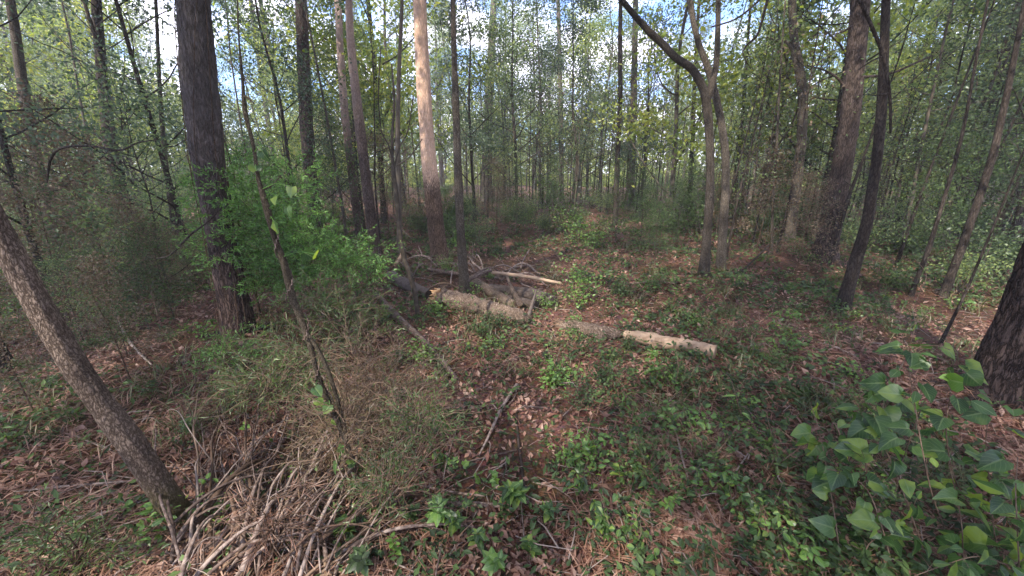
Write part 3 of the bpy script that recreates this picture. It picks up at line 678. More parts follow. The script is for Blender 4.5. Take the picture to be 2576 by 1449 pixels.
# slim trees close to the camera
def stem_thing(name, pts, mat, label, Y=None, seg=12, step=.02, rough=.15, twine=False, extra=(), group=None, leaves=None):
    b = G(*pts[0][:2]) if Y is None else P(*pts[0][:2], Y); Y0 = b[1]
    C = np.array([(*P(q[0], q[1], Y0 + (q[3] if len(q) > 3 else 0)), 0) for q in pts]); C[:, 3] = [pxr(c[:3], q[2]) for c, q in zip(C, pts)]
    root = C[0, :3].copy(); sp = smooth_path(C, step); mb = MB(); tube(mb, sp[:, :3] - root, sp[:, 3], seg, rough, int(R.integers(99)), (2, 8))
    o = thing(name, root, label, 'sapling' if 'sap' in name or 'tree' in name else 'vine', group); link('trunk' if 'tree' in name or 'sap' in name else 'stem', mb.mesh('stem', mat), o)
    for e in extra:
        C2 = np.array([(*P(q[0], q[1], Y0 + (q[3] if len(q) > 3 else 0)), 0) for q in e]); C2[:, 3] = [pxr(c[:3], q[2]) for c, q in zip(C2, e)]
        s2 = smooth_path(C2, step); m2 = MB(); tube(m2, s2[:, :3] - root, s2[:, 3], max(6, seg - 4), rough, int(R.integers(99)), (2, 8)); link('branch', m2.mesh('branch', mat), o)
    return o, sp, root
_, T21, T21r = stem_thing('leaning_sapling', [(935, 1330, 8), (905, 1215, 10), (862, 1090, 12), (806, 960, 13), (772, 840, 15), (736, 750, 20), (714, 660, 18), (688, 590, 14), (672, 528, 20), (650, 450, 11), (638, 370, 9), (616, 280, 12), (610, 200, 8), (600, 80, 5), (596, -60, 4)], 
    bark_mat('mossy_sapling_bark', (.05, .04, .028), (.13, .10, .07), (.25, .21, .155), (70, 70, 18), .9), 'slim crooked leaning sapling in front of the cedar, wrapped in vines', Y=1.62, seg=18, rough=.3,
    extra=[[(768, 830, 9), (800, 880, 11), (828, 940, 11), (850, 1010, 10), (872, 1100, 8), (880, 1180, 6)], [(612, 240, 8), (628, 250, 6), (640, 262, 3)], [(655, 478, 6), (680, 470, 4), (708, 440, 2)]])
# pale vine winding round it
mb = MB(); k = np.linspace(0, 1, 260); ii = (k * (len(T21) - 60)).astype(int) + 20
c_ = T21[ii, :3] + np.stack((np.cos(k * 40), np.sin(k * 40), 0 * k), -1) * (T21[ii, 3] + .004)[:, None] * (1 + .5 * vn(k * 20, k * 0)[:, None])
tube(mb, c_ - T21r, np.full(260, .0028), 5); 
o_ = thing('climbing_vine', T21r, 'thin pale vine winding up the slim crooked leaning sapling', 'vine'); link('stem', mb.mesh('stem', M_TWIG), o_)
bl = MB(); pp = [(830, 1018), (845, 1052), (800, 1002), (792, 975), (850, 1128), (880, 1212), (868, 1240), (700, 492), (645, 430), (722, 520), (690, 560), (798, 640), (765, 635), (660, 380), (735, 470)]
bb = np.array([P(a, b, 1.62 - .06 + .1 * R.uniform()) for a, b in pp]) - T21r
pm = MB()
for q in bb:
    c0 = T21[np.argmin(np.linalg.norm(T21[:, :3] - T21r - q, axis=1)), :3] - T21r; tube(pm, [c0, (c0 + q) / 2 + (0, 0, .02), q], [.0018, .0014, .001], 5)
link('leaf_stalks', pm.mesh('leaf_stalks', M_CED), o_)
big_leaves(bl, bb, rand_dirs(len(bb), R, -.8), np.tile((0, -.8, .6), (len(bb), 1)) + R.normal(size=(len(bb), 3)) * .3, R.uniform(.035, .06, len(bb)), HEART)
link('leaves', bl.mesh('leaves', M_VINE), o_)

stem_thing('crooked_sapling', [(1052, 800, 11), (1044, 740, 13), (1030, 690, 12), (1015, 640, 12), (1004, 570, 11), (998, 500, 13), (990, 430, 9), (986, 350, 7), (992, 260, 6), (985, 160, 4)], M_STEM, 'thin crooked sapling rising left of the log pile', step=.04, seg=10,
    extra=[[(990, 430, 5), (1005, 370, 4), (1026, 330, 3), (1040, 240, 3)], [(988, 400, 5), (975, 360, 4), (960, 330, 3), (952, 240, 3), (958, 120, 3)], [(992, 420, 4), (1030, 395, 3), (1062, 350, 2)], [(1002, 560, 4), (1022, 590, 3), (1040, 600, 2)]])
stem_thing('hanging_vine', [(2240, 335, 7), (2240, 270, 9), (2234, 205, 10), (2218, 130, 10), (2190, 60, 11), (2160, -5, 12), (2120, -80, 12)], M_DKB, 'black arched hanging vine across the right-hand pine', Y=3.6, seg=8,
    extra=[[(2222, 140, 5), (2190, 155, 5), (2160, 175, 4)], [(2237, 235, 5), (2205, 240, 4), (2185, 238, 3)]])
stem_thing('dead_branch', [(1868, 130, 4), (1880, 112, 6), (1905, 88, 7), (1920, 40, 8), (1936, -20, 9), (1960, -90, 10)], M_DKB, 'bent black bare branch hanging from the top right of the forked tree', Y=4.2, seg=8, extra=[[(1790, 68, 4), (1850, 48, 5), (1900, 10, 6), (1925, -20, 7)], [(1868, 130, 3), (1875, 150, 2), (1890, 175, 2)]])
stem_thing('bent_vine', [(118, 460, 6), (128, 400, 8), (158, 372, 8), (230, 368, 7), (300, 378, 7), (345, 360, 5), (400, 350, 3)], M_DKB, 'dark bent branch arching across the upper-left leaves', Y=4.0, seg=8)
stem_thing('bent_vine', [(395, 650, 5), (430, 640, 5), (480, 590, 6), (520, 560, 5), (560, 520, 4)], M_DKB, 'thin dark branch slanting before the thickest pine', Y=3.3, seg=8)

# ------------------------------------------------------------------ vines on the thickest pine
mb = MB()
for k_ in range(6):
    a0 = -2.3 + .42 * k_ + R.normal() * .15; ii = np.arange(8, min(len(T2), 150), 3)
    a = a0 + np.cumsum(np.cumsum(R.normal(size=len(ii)) * .018)) ; rr = T2[ii, 3] * 1.02 + .012
    c_ = T2[ii, :3] - T2r + np.stack((np.cos(a) * rr, np.sin(a) * rr, 0 * rr), -1)
    if k_ % 2: c_ = c_[: int(len(c_) * R.uniform(.4, .8))]
    tube(mb, c_, np.full(len(c_), R.uniform(.002, .004)), 5, .2, k_)
o_ = thing('climbing_vine', T2r, 'pale bare vines clinging up the thickest pine on the left', 'vine'); link('stem', mb.mesh('stem', M_TWIGB), o_)

# ------------------------------------------------------------------ cedar: feathery sprays
def blob_foliage(blobs, n, Yr, length, width, mat, rng, zb=.3, leaflets=16, spray=.22, droop=.5, org=None, name='foliage', fine=True):
    """sprays filling a volume given as blobs (px,py,rx,ry); each spray is an arching shoot with short side leaflets"""
    B = np.array(blobs, float); wt = B[:, 2] * B[:, 3]; wt /= wt.sum(); V = []; st = MB(); tips = []
    for b in B[rng.choice(len(B), n, p=wt)]:
        r = np.clip(rng.normal(size=2) * .55, -1.25, 1.25); Y = rng.uniform(*Yr)
        p = P(b[0] + r[0] * b[2], b[1] + r[1] * b[3], Y)
        p[2] = max(p[2], float(terr(p[0], p[1])) + .03)
        cdir = np.array((r[0], rng.normal() * .7, -.2 * r[1] + .3)); cdir /= np.linalg.norm(cdir) + 1e-6
        d = cdir; q = p.copy(); L_ = spray * rng.uniform(.5, 1.3); pts = [q.copy()]
        for i in range(6):
            d = d + rng.normal(size=3) * .18 + np.array((0, 0, -droop * .15)); d /= np.linalg.norm(d); q = q + d * L_ / 6; pts.append(q.copy())
        pts = np.array(pts); t = rng.uniform(0, 1, leaflets) * 5.99; i0 = t.astype(int); pp = pts[i0] + (pts[i0 + 1] - pts[i0]) * (t - i0)[:, None]
        dd = pts[i0 + 1] - pts[i0]; dd /= np.linalg.norm(dd, axis=1)[:, None]
        sd_ = rng.normal(size=(leaflets, 3)); a = dd * .8 + sd_ / (np.linalg.norm(sd_, axis=1)[:, None]) * .75
        a /= np.linalg.norm(a, axis=1)[:, None]; nn = rng.normal(size=(leaflets, 3)); bb = np.cross(a, nn); bb /= np.linalg.norm(bb, axis=1)[:, None]
        l = length * rng.uniform(.5, 1.2, leaflets)[:, None]; wv = width * rng.uniform(.7, 1.3, leaflets)[:, None]
        V.append(np.stack((pp, pp + a * l * .5 + bb * wv, pp + a * l, pp + a * l * .5 - bb * wv), 1)); tips.append(pts)
        tube(st, pts, np.linspace(.0022, .0008, 7), 3, cap=False)
    v = np.concatenate(V).reshape(-1, 3)
    org = np.array(org if org is not None else v.mean(0)); f = np.arange(len(v)).reshape(-1, 4)
    return mesh_np(name, v - org, f, np.full(len(f), 4), mat, False), st, tips, org

rng = np.random.default_rng(8)
base = G(655, 800); base[2] = terr(base[0], base[1])
blobs = [(640, 600, 80, 75), (590, 660, 60, 60), (700, 560, 85, 60), (790, 625, 90, 55), (700, 680, 90, 50), (870, 655, 75, 40), (545, 470, 55, 60), (760, 700, 60, 40), (600, 430, 50, 45), (640, 520, 80, 60), (740, 470, 40, 60), (520, 590, 40, 40), (660, 720, 70, 30), (920, 690, 50, 30)]
Yc = (base[1] * .80, base[1] * 1.10)
me, st, tips, org = blob_foliage(blobs, 2100, Yc, .042, .0042, M_CED, rng, spray=.20, leaflets=24, org=base)
o_ = thing('cedar_sapling', base, 'feathery bright green young cedar before the thickest pine', 'cedar'); link('crown', me, o_)
tr = MB(); sp = smooth_path([(0, 0, -.05, .018), (.02, -.03, .5, .016), (-.03, .0, 1.0, .013), (.02, .02, 1.5, .009), (.0, 0, 2.1, .004)], .05); tube(tr, sp[:, :3], sp[:, 3], 8, .15, 3, (2, 8))
for b in blobs * 2:
    c = P(b[0] + rng.normal() * b[2] * .5, b[1] + rng.normal() * b[3] * .5, rng.uniform(*Yc)) - base; k = int(np.clip(np.searchsorted(sp[:, 2], c[2] * .7), 2, len(sp) - 2)); a = sp[k, :3]
    s2 = smooth_path([(*a, .006), (*(a * .5 + c * .5 + np.array((0, 0, .06))), .004), (*c, .0015)], .06); tube(tr, s2[:, :3], s2[:, 3], 5)
v_ = np.concatenate(st.v) - base; st.v = [v_]; ff = np.concatenate(st.f); tr.add(v_, ff)
link('trunk', tr.mesh('trunk', M_TWIGB), o_)

def fern(blobs, n, Yf, l, wd, mat, label, cat='weed', name='feathery_weed', spray=.2, leaflets=14, stem=M_TWIGB, zb=.3):
    g = G(blobs[0][0], blobs[0][1] + blobs[0][3]); g[2] = terr(g[0], g[1])
    me, st, tips, org = blob_foliage(blobs, n, (g[1] * Yf[0], g[1] * Yf[1]), l, wd, mat, rng, spray=spray, leaflets=leaflets, org=g)
    o = thing(name, g, label, cat); link('foliage', me, o)
    for k in range(14):                       # main shoots from the foot to the sprays
        c = tips[int(rng.integers(len(tips)))][0]; s2 = smooth_path([(*(g - (0, 0, .02)), .004), (*(g * .5 + c * .5 + rng.normal(size=3) * .03), .003), (*c, .0012)], .05); tube(st, s2[:, :3], s2[:, 3], 4, cap=False)
    st.v = [np.concatenate(st.v) - g]; st.f = [np.concatenate(st.f)]
    link('stem', st.mesh('stem', stem), o)
M_DRY = leaf_mat('dry_weed', [(.10, .065, .04), (.17, .115, .075), (.13, .13, .055)], .3, clump=.4, scale=3)
M_DKG = leaf_mat('weed_leaf', [(.04, .075, .025), (.07, .12, .035), (.12, .17, .05)], .35, clump=.5, scale=2.5)
fern([(590, 890, 55, 30), (560, 905, 40, 25)], 160, (.85, 1.0), .035, .003, M_CED, 'bright green feathery tuft at the foot of the thickest pine')
fern([(960, 960, 90, 70), (990, 1040, 90, 60), (900, 900, 60, 50), (1000, 1120, 60, 60), (940, 1060, 70, 90)], 420, (.72, .98), .05, .0016, M_DRY, 'dry brown feathery weed clump beside the slim leaning sapling', spray=.28)
fern([(960, 1240, 45, 40), (1050, 1060, 50, 50), (985, 1180, 40, 50), (1085, 1080, 40, 35)], 190, (.78, 1.0), .03, .0022, M_DKG, 'pale green feathery weed tips by the lobed-leaf vine', spray=.16)
fern([(700, 960, 90, 60), (640, 985, 80, 40), (780, 900, 70, 50)], 330, (.75, 1.0), .045, .0022, M_DKG, 'olive feathery weeds left of the slim leaning sapling', spray=.24)
fern([(450, 640, 60, 50), (400, 700, 60, 45), (480, 690, 50, 40)], 420, (.8, 1.0), .09, .004, M_DRY, 'brown bristly dead brush left of the thickest pine', spray=.45, name='dead_brush', cat='brush')
fern([(860, 800, 80, 60), (800, 760, 60, 40)], 240, (.8, 1.0), .05, .003, M_DKG, 'dull green feathery weeds under the cedar', spray=.25)
fern([(190, 1380, 80, 50), (130, 1350, 50, 40)], 110, (.88, 1.0), .03, .0025, M_DKG, 'mossy green feathery weeds in the lower left corner', spray=.14)

# ------------------------------------------------------------------ fallen timber
M_LOG = bark_mat('rotten_log_bark', (.07, .045, .032), (.19, .13, .10), (.32, .25, .20), (16, 16, 16), .9)
M_PALE = wood_mat('bare_weathered_wood', (.10, .062, .042), (.23, .15, .10), (.37, .26, .18), 9)
M_SPL = wood_mat('orange_split_wood', (.20, .10, .05), (.42, .24, .12), (.55, .36, .2), 20)
M_DRK = wood_mat('dark_rotten_wood', (.022, .016, .013), (.05, .036, .03), (.10, .078, .068), 22)
def log(name, pts, mat, label, cat='log', lift=0, seg=22, step=.03, rough=.16, jag=None, jmat=None, forks=(), group=None, ridge=.004, ends=(0, 1), bark=None, nc=(2.2, 3)):
    C = []
    for q in pts:
        g = G(q[0], q[1] + q[2] * .5); r = pxr(g, q[2]); p = g + np.array((0, 0, r * .75 + lift + (q[3] if len(q) > 3 else 0))); C.append((*p, r))
    C = np.array(C); root = C[0, :3].copy(); sp = smooth_path(C, step); mb = MB(); tube(mb, sp[:, :3] - root, sp[:, 3], seg, rough, int(R.integers(99)), nc, ridge=ridge)
    nb = sum(len(f) for f in mb.f); mats = [mat]
    if jag:
        mats.append(jmat or M_PALE)
        for e, ax in ((0, sp[0, :3] - sp[1, :3]), (len(sp) - 1, sp[-1, :3] - sp[-2, :3])):
            if (0 if e == 0 else 1) not in ends: continue
            ax = ax / np.linalg.norm(ax); r = sp[e, 3]
            for k in range(34):
                of = R.normal(size=3); of -= ax * np.dot(of, ax); of *= r * R.uniform(.3, 1.0) / np.linalg.norm(of); a = sp[e, :3] - root - ax * .08 + of
                tube(mb, [a, a + ax * jag * .5 + R.normal(size=3) * .006, a + ax * jag * R.uniform(.6, 1.5) + R.normal(size=3) * .012], [r * .26, r * .18, .002], 5)
    me = mb.mesh(name, mats); o = thing(name, root, label, cat, group); link('body' if 'log' in name else 'stick', me, o)
    if jag:
        mi = np.zeros(len(me.polygons), np.int32); mi[nb:] = 1; me.polygons.foreach_set('material_index', mi)
    for fk in forks:
        C2 = np.array([(*(G(q[0], q[1] + q[2] * .5) + np.array((0, 0, (q[3] if len(q) > 3 else .02)))), 0) for q in fk]); C2[:, 3] = [pxr(c[:3], q[2]) for c, q in zip(C2, fk)]
        s2 = smooth_path(C2, step); m2 = MB(); tube(m2, s2[:, :3] - root, s2[:, 3], 8, .15, 3, (2, 8)); link('branch', m2.mesh('branch', mat), o)
    return o, sp, root
log('fallen_log', [(1104, 740, 40), (1140, 748, 48), (1190, 760, 42), (1240, 774, 46), (1285, 787, 40), (1318, 798, 34), (1336, 804, 14)], M_LOG, 'thick rotten log with a splintered orange end in the middle of the pile', jag=.14, jmat=M_SPL, step=.015, rough=.42, ends=(0,), ridge=.02, nc=(2.6, 5))
for k_, pp_ in enumerate([[(1325, 806, 10), (1336, 790, 9, .10), (1348, 770, 4, .22)], [(1300, 800, 9), (1340, 812, 8), (1362, 820, 4)], [(1318, 812, 9), (1330, 825, 8), (1338, 842, 5)]]):
    log('fallen_branch', pp_, M_DRK, ['broken dark root prong rising at the rotten end of the thick log', 'dark broken prong lying beyond the rotten end of the thick log', 'dark broken prong hanging below the rotten end of the thick log'][k_], cat='branch', seg=8, step=.02, ridge=0, rough=.35)
log('fallen_log', [(985, 690, 30), (1030, 716, 32), (1080, 736, 30)], M_DRK, 'dark mouldering log end left of the splintered orange one', step=.03, rough=.22)
log('fallen_log', [(1405, 812, 22), (1450, 820, 36), (1510, 830, 38), (1555, 838, 24), (1568, 840, 8)], M_LOG, 'flaking half-buried log between the other two in the row', jag=.12, step=.02, rough=.4, ends=(0,), ridge=.012, nc=(2.6, 5))
log('fallen_log', [(1572, 838, 26), (1620, 846, 36), (1700, 860, 38), (1750, 868, 36), (1798, 876, 46)], M_PALE, 'pale bare log with a blunt pinkish end pointing right', step=.015, rough=.3, ridge=.008, nc=(3, 7))
log('fallen_log', [(1185, 698, 22), (1215, 718, 24), (1250, 740, 26), (1292, 765, 26)], M_LOG, 'slanting log with mottled bark behind the splintered one', step=.03, rough=.2)
log('fallen_log', [(1235, 722, 26), (1290, 730, 32), (1350, 742, 34), (1392, 756, 30)], M_DRK, 'dark blocky rotten log at the back of the pile', step=.03, rough=.3)
log('fallen_log', [(1250, 745, 20), (1300, 755, 24), (1350, 765, 26)], M_DRK, 'small dark rotten log under the pale stick', step=.03, rough=.3)
log('fallen_branch', [(1078, 684, 9), (1120, 690, 11), (1162, 696, 9)], M_TWIG, 'smooth weathered pole lying behind the straight grey-brown trunk', cat='branch', lift=.05, seg=10, ridge=0)
log('fallen_branch', [(1178, 738, 7, .12), (1215, 718, 9, .13), (1236, 711, 9, .13)], M_TWIG, 'angled pale stick propped on the slanting log', cat='branch', lift=.08, seg=8, ridge=0)
log('fallen_branch', [(1238, 710, 8, .1), (1290, 716, 9, .1), (1345, 726, 9, .1), (1410, 740, 7, .1)], M_PALE, 'long pale stick lying on top of the dark blocky log', cat='branch', lift=.07, seg=8, ridge=0)
log('broken_stub', [(1308, 778, 16, .04), (1290, 755, 11, .10), (1275, 733, 5, .2)], M_LOG, 'short pale broken stub standing up from the thick rotten log', cat='branch', lift=.05, seg=10, ridge=0)
log('fallen_branch', [(948, 738, 16), (1000, 795, 18), (1060, 850, 17), (1110, 905, 15), (1150, 955, 12)], M_TWIG, 'long grey fallen limb slanting down from the pile to the front', cat='branch', seg=14, step=.03, ridge=0, rough=.15)
log('fallen_branch', [(1010, 700, 12), (1028, 728, 14), (1045, 745, 10)], M_PALE, 'short chunky pale stick at the left end of the pile', cat='branch', seg=8, ridge=0)
log('fallen_branch', [(996, 690, 8, .15), (1010, 668, 9, .15), (1018, 650, 8, .18)], M_PALE, 'pale stick poking up out of the twig heap', cat='branch', seg=8, lift=.02, ridge=0)
log('fallen_branch', [(920, 1272, 12), (1040, 1266, 15), (1160, 1264, 15), (1250, 1268, 12), (1340, 1262, 6)], M_TWIG, 'straight grey limb lying level across the lower middle', cat='branch', seg=12, step=.02, ridge=0)
log('fallen_branch', [(1040, 1228, 4), (1100, 1240, 6), (1150, 1250, 6), (1220, 1258, 5)], M_TWIG, 'thin pale stick lying just above the level grey limb', cat='branch', seg=8, step=.02, ridge=0, lift=.03)
log('fallen_branch', [(1300, 972, 9), (1262, 1030, 8), (1235, 1090, 7), (1206, 1150, 4)], M_TWIG, 'grey forked stick slanting down in the centre of the straw', cat='branch', seg=10, step=.02, ridge=0, lift=.02, forks=[[(1250, 1050, 5), (1290, 1010, 4), (1302, 985, 3, .06)]])
log('fallen_branch', [(1298, 1040, 6), (1304, 1110, 7), (1312, 1170, 8), (1322, 1250, 6)], M_DRK, 'dark upright-lying stick on the bare straw in the centre', cat='branch', seg=8, step=.02, ridge=0)
log('fallen_branch', [(1130, 1160, 4), (1180, 1165, 4), (1240, 1152, 4), (1300, 1138, 4)], M_TWIG, 'thin white stick crossing the straw to the dark stick', cat='branch', seg=6, step=.02, ridge=0, lift=.02)
log('fallen_branch', [(1688, 1058, 4), (1702, 1110, 5), (1716, 1170, 5), (1730, 1215, 3)], M_TWIG, 'thin pale stick standing in the greenery right of centre', cat='branch', seg=6, step=.02, ridge=0, lift=.03)
log('fallen_branch', [(40, 1243, 5), (150, 1230, 9), (250, 1222, 11), (345, 1214, 9)], M_TWIG, 'pale stick lying level against the leaning trunk, lower left', cat='branch', seg=8, step=.02, ridge=0, lift=.02, forks=[[(300, 1218, 6), (260, 1228, 5, .03), (210, 1232, 3, .03)]])
log('fallen_branch', [(-30, 1455, 11), (100, 1380, 14), (220, 1290, 17), (335, 1228, 13)], M_TWIG, 'long grey-brown branch running to the lower left corner', cat='branch', seg=10, step=.02, ridge=0)
log('fallen_branch', [(10, 1400, 6), (110, 1330, 7), (200, 1270, 7), (290, 1230, 5)], M_PALE, 'thin pale stick parallel to the long lower-left branch', cat='branch', seg=8, step=.02, ridge=0, lift=.03)
log('fallen_branch', [(180, 1090, 7), (280, 1130, 7)] , M_TWIG, 'short stick beside the foot of the leaning trunk', cat='branch', seg=6, step=.03, ridge=0)
log('fallen_branch', [(285, 775, 9), (320, 850, 9), (350, 890, 8), (385, 925, 5)], M_TWIG, 'thin pale crooked fallen stem on the left slope', cat='branch', seg=8, step=.03, ridge=0, lift=.03)
log('fallen_branch', [(632, 800, 9, .02), (655, 780, 9, .06), (682, 752, 8, .15)], M_TWIGB, 'short brown branch leaning on the foot of the thickest pine', cat='branch', seg=8, step=.03, ridge=0, lift=.02)
log('bark_chunk', [(1895, 1245, 8), (1930, 1262, 15), (1972, 1276, 10)], M_PALE, 'pinkish slab of bark lying in the greenery at lower right', cat='bark', seg=8, step=.02, ridge=0, rough=.3)
log('bark_chunk', [(1470, 1130, 0 + 8), (1490, 1150, 12)], M_LIT and M_PALE, 'small pale bark flake on the straw right of centre', cat='bark', seg=6, step=.02, ridge=0)
log('bark_chunk', [(500, 1060, 12), (560, 1030, 22), (590, 1010, 16)], M_DRK, 'dark rotten chunk of wood left of the brush pile', cat='bark', seg=10, step=.02, ridge=0, rough=.3)
log('fallen_branch', [(1860, 690, 6, .02), (1930, 640, 5, .2)], M_DKB, 'thin dark stick leaning among the right-hand trunks', cat='branch', seg=6, step=.05, ridge=0)
log('fallen_branch', [(1560, 724, 4), (1650, 716, 5), (1700, 722, 4)], M_TWIG, 'thin pale stick lying level on the right slope', cat='branch', seg=6, step=.05, ridge=0, lift=.05)
log('fallen_branch', [(1820, 1250, 5), (1850, 1195, 5), (1880, 1150, 4)], M_TWIG, 'bowed pale stick in the greenery right of centre', cat='branch', seg=6, step=.02, ridge=0, lift=.03)

fern([(680, 1340, 30, 70), (672, 1300, 30, 60)], 32, (.9, 1.0), .09, .0012, M_NDL, 'bunch of reddish dead pine needles caught in the brush pile', spray=.16, name='dead_needles', cat='needles')
fern([(850, 1110, 60, 70), (880, 1040, 60, 80)], 150, (.85, 1.0), .05, .0014, M_DRY, 'wispy dry weeds rising behind the brush pile', spray=.25)
# twig heaps: every stick its own object
def heap(n, ga, gb, hmax, rr, group, label, name='dead_stick', wig=.06, mats=(M_TWIG, M_TWIGB), seed=1, forkp=.5):
    rng = np.random.default_rng(seed)
    for i in range(n):
        a, b = ga(rng), gb(rng)
        if isinstance(b, tuple) and len(b) == 3: b = (a[0] + b[0], a[1] + b[1])
        p, q = G(*a), G(*b); k = 7; t = np.linspace(0, 1, k)[:, None]
        pts = p * (1 - t) + q * t; l = np.linalg.norm(q - p)
        u = rng.uniform(0, 1) ** 1.3; pts[:, 2] = terr(pts[:, 0], pts[:, 1]) + .015 + hmax * u * np.sin(np.linspace(.15, 2.9, k)) + rng.normal() * .03 * np.linspace(-1, 1, k)
        pts += np.cumsum(rng.normal(size=(k, 3)), 0) * wig * l / 6; pts[:, 2] = np.maximum(pts[:, 2], terr(pts[:, 0], pts[:, 1]) + .006)
        r = rng.uniform(*rr) * (1 if rng.uniform() < .85 else 1.7); sp = smooth_path(np.column_stack((pts, np.linspace(r, r * .35, k))), .03)
        root = pts[0].copy(); mb = MB(); tube(mb, sp[:, :3] - root, sp[:, 3], 6, .18, i, (2, 9))
        for f_ in range(int(rng.integers(1, 5)) if rng.uniform() < forkp else 0):
            j = int(rng.integers(len(sp) // 3, len(sp) - 2)); d = sp[min(j + 2, len(sp) - 1), :3] - sp[j, :3]; d = d / (np.linalg.norm(d) + 1e-6) + rng.normal(size=3) * .5
            tp, tr_ = limb(sp[j, :3] - root, d, l * rng.uniform(.15, .4), sp[j, 3] * .6, rng, 0, n=4); tp[:, 2] = np.maximum(tp[:, 2], terr(tp[:, 0] + root[0], tp[:, 1] + root[1]) + .004 - root[2]); tube(mb, tp, tr_, 5)
        o = link(name, mb.mesh(name, mats[0] if rng.uniform() < .7 else mats[1])); o.location = root; tag(o, label, 'stick', group)
    
heap(140, lambda r: (r.uniform(430, 860), r.uniform(1330, 1500)), lambda r: (r.uniform(-60, 360), -r.uniform(60, 400), 0), .19, (.003, .011), 'sticks heaped in the front brush pile', 'weathered grey stick in the brush pile at the lower left front', seed=4, wig=.055, forkp=.9)
heap(66, lambda r: (r.uniform(520, 880), r.uniform(1150, 1420)), lambda r: (r.uniform(-160, 160), -r.uniform(-120, 260), 0), .24, (.0015, .004), 'sticks heaped in the front brush pile', 'weathered grey stick in the brush pile at the lower left front', seed=5, wig=.08, forkp=.9)
heap(52, lambda r: (r.uniform(975, 1420), r.uniform(655, 745)), lambda r: (r.uniform(-110, 110), r.uniform(-40, 40), 0), .28, (.007, .018), 'sticks heaped behind the logs', 'short dead stick in the twig heap behind the thick rotten log', seed=6)
heap(20, lambda r: (r.uniform(880, 1150), r.uniform(1130, 1449)), lambda r: (r.uniform(-170, 170), -r.uniform(-90, 190), 0), .05, (.001, .0028), 'thin sticks lying in the front straw', 'thin bare stick lying on the straw in the lower middle', seed=9)
heap(18, lambda r: (r.uniform(40, 2500), r.uniform(900, 1400)), lambda r: (r.uniform(-170, 170), -r.uniform(-90, 150), 0), .06, (.0015, .004), 'loose sticks on the forest floor', 'loose thin stick lying among the low plants', seed=10)

# ------------------------------------------------------------------ broad-leaved vines
def vine(path, Yf, n, size, outline, mat, label, stem_r=.0025, rng=R, jit=.05, name='leafy_vine', up=.0, cat='vine', droop=.3, face=.9, group=None):
    """path in photograph pixels; each point stands at a fraction Yf of the distance of the ground seen there"""
    C = []
    for i, q in enumerate(path):
        g = G(q[0], q[1]); f = q[2] if len(q) > 2 else Yf; o0 = np.array((0, 0, CAMH)); C.append((*(o0 + (g - o0) * f), stem_r * (1 - .4 * i / len(path))))
    C = np.array(C); root = C[0, :3].copy(); root[2] = float(terr(root[0], root[1])); C = np.vstack(((*root - np.array((0, 0, .01)), stem_r), C)) if C[0][2] - root[2] > .03 else C
    sp = smooth_path(C, .02); st = MB(); tube(st, sp[:, :3] - root, sp[:, 3], 6, .1, 1)
    t = np.sort(rng.uniform(.12, 1, n)); ii = (t * (len(sp) - 1)).astype(int); a = rand_dirs(n, rng, .1); a[:, 2] *= .5
    ax = np.gradient(sp[:, :3], axis=0)[ii]; b = sp[ii, :3] - root; pet = a * jit * rng.uniform(.4, 1.2, (n, 1)) + np.array((0, 0, jit * .3))
    for p_, q_ in zip(b, b + pet): tube(st, [p_, (p_ + q_) / 2 + (0, 0, .004), q_], [.0013, .001, .001], 4, cap=False)
    lm = MB(); nr = np.tile((0, -face * .6, face), (n, 1)) + rng.normal(size=(n, 3)) * .45
    ad = a + np.array((0, 0, -.35))
    if n > 15 and outline is HEART:
        big_leaves(lm, (b + pet)[::3], ad[::3], nr[::3], size * rng.uniform(.5, .95, len(b[::3])), OVAL, droop=droop, rng=rng); k2 = np.arange(n) % 3 > 0; b, pet, ad, nr, n = b[k2], pet[k2], ad[k2], nr[k2], int(k2.sum())
    big_leaves(lm, b + pet, ad, nr, size * rng.uniform(.4, 1.1, n), outline, droop=droop, rng=rng)
    o = thing(name, root, label, cat, group); link('stem', st.mesh('stem', M_TWIGB), o); link('leaves', lm.mesh('leaves', mat), o)
    return o
v = R = np.random.default_rng(21)
vine([(2120, 1449, 1), (2100, 1300, .9), (2080, 1180, .85), (2060, 1080, .8), (2040, 1020, .78)], .8, 15, .085, HEART, M_VINE, 'heart-leaved vine farthest left in the lower right thicket', jit=.06)
vine([(2250, 1449, 1), (2220, 1330, .88), (2180, 1230, .82), (2120, 1190, .8), (2080, 1180, .78)], .8, 20, .08, HEART, M_VINE, 'heart-leaved vine with a yellow-green tip, lower right thicket', jit=.05)
vine([(2330, 1400, 1), (2290, 1290, .85), (2250, 1180, .76), (2200, 1080, .72), (2150, 1030, .70)], .8, 19, .09, HEART, M_VINE, 'heart-leaved vine in the centre of the lower right thicket', jit=.07)
vine([(2400, 1380, 1), (2350, 1260, .82), (2320, 1130, .7), (2300, 1010, .62), (2280, 900, .56), (2260, 845, .54)], .8, 22, .09, HEART, M_VINE, 'tall heart-leaved vine climbing beside the big right-edge pine', jit=.09)
vine([(2420, 1449, 1), (2420, 1330, .86), (2400, 1220, .78), (2370, 1120, .74), (2330, 1060, .7)], .8, 17, .09, HEART, M_VINE, 'heart-leaved vine with large dull leaves below the big right-edge pine', jit=.07)
vine([(2520, 1449, 1), (2500, 1330, .86), (2490, 1220, .78), (2480, 1110, .7), (2490, 1040, .66)], .8, 18, .095, HEART, M_VINE, 'heart-leaved vine nearest the right edge', jit=.07)
vine([(2600, 1400, .9), (2540, 1420, .9), (2460, 1400, .86), (2380, 1420, .9), (2300, 1449, .95)], .8, 22, .08, HEART, M_VINE, 'heart-leaved vine trailing along the lower right corner', jit=.06)
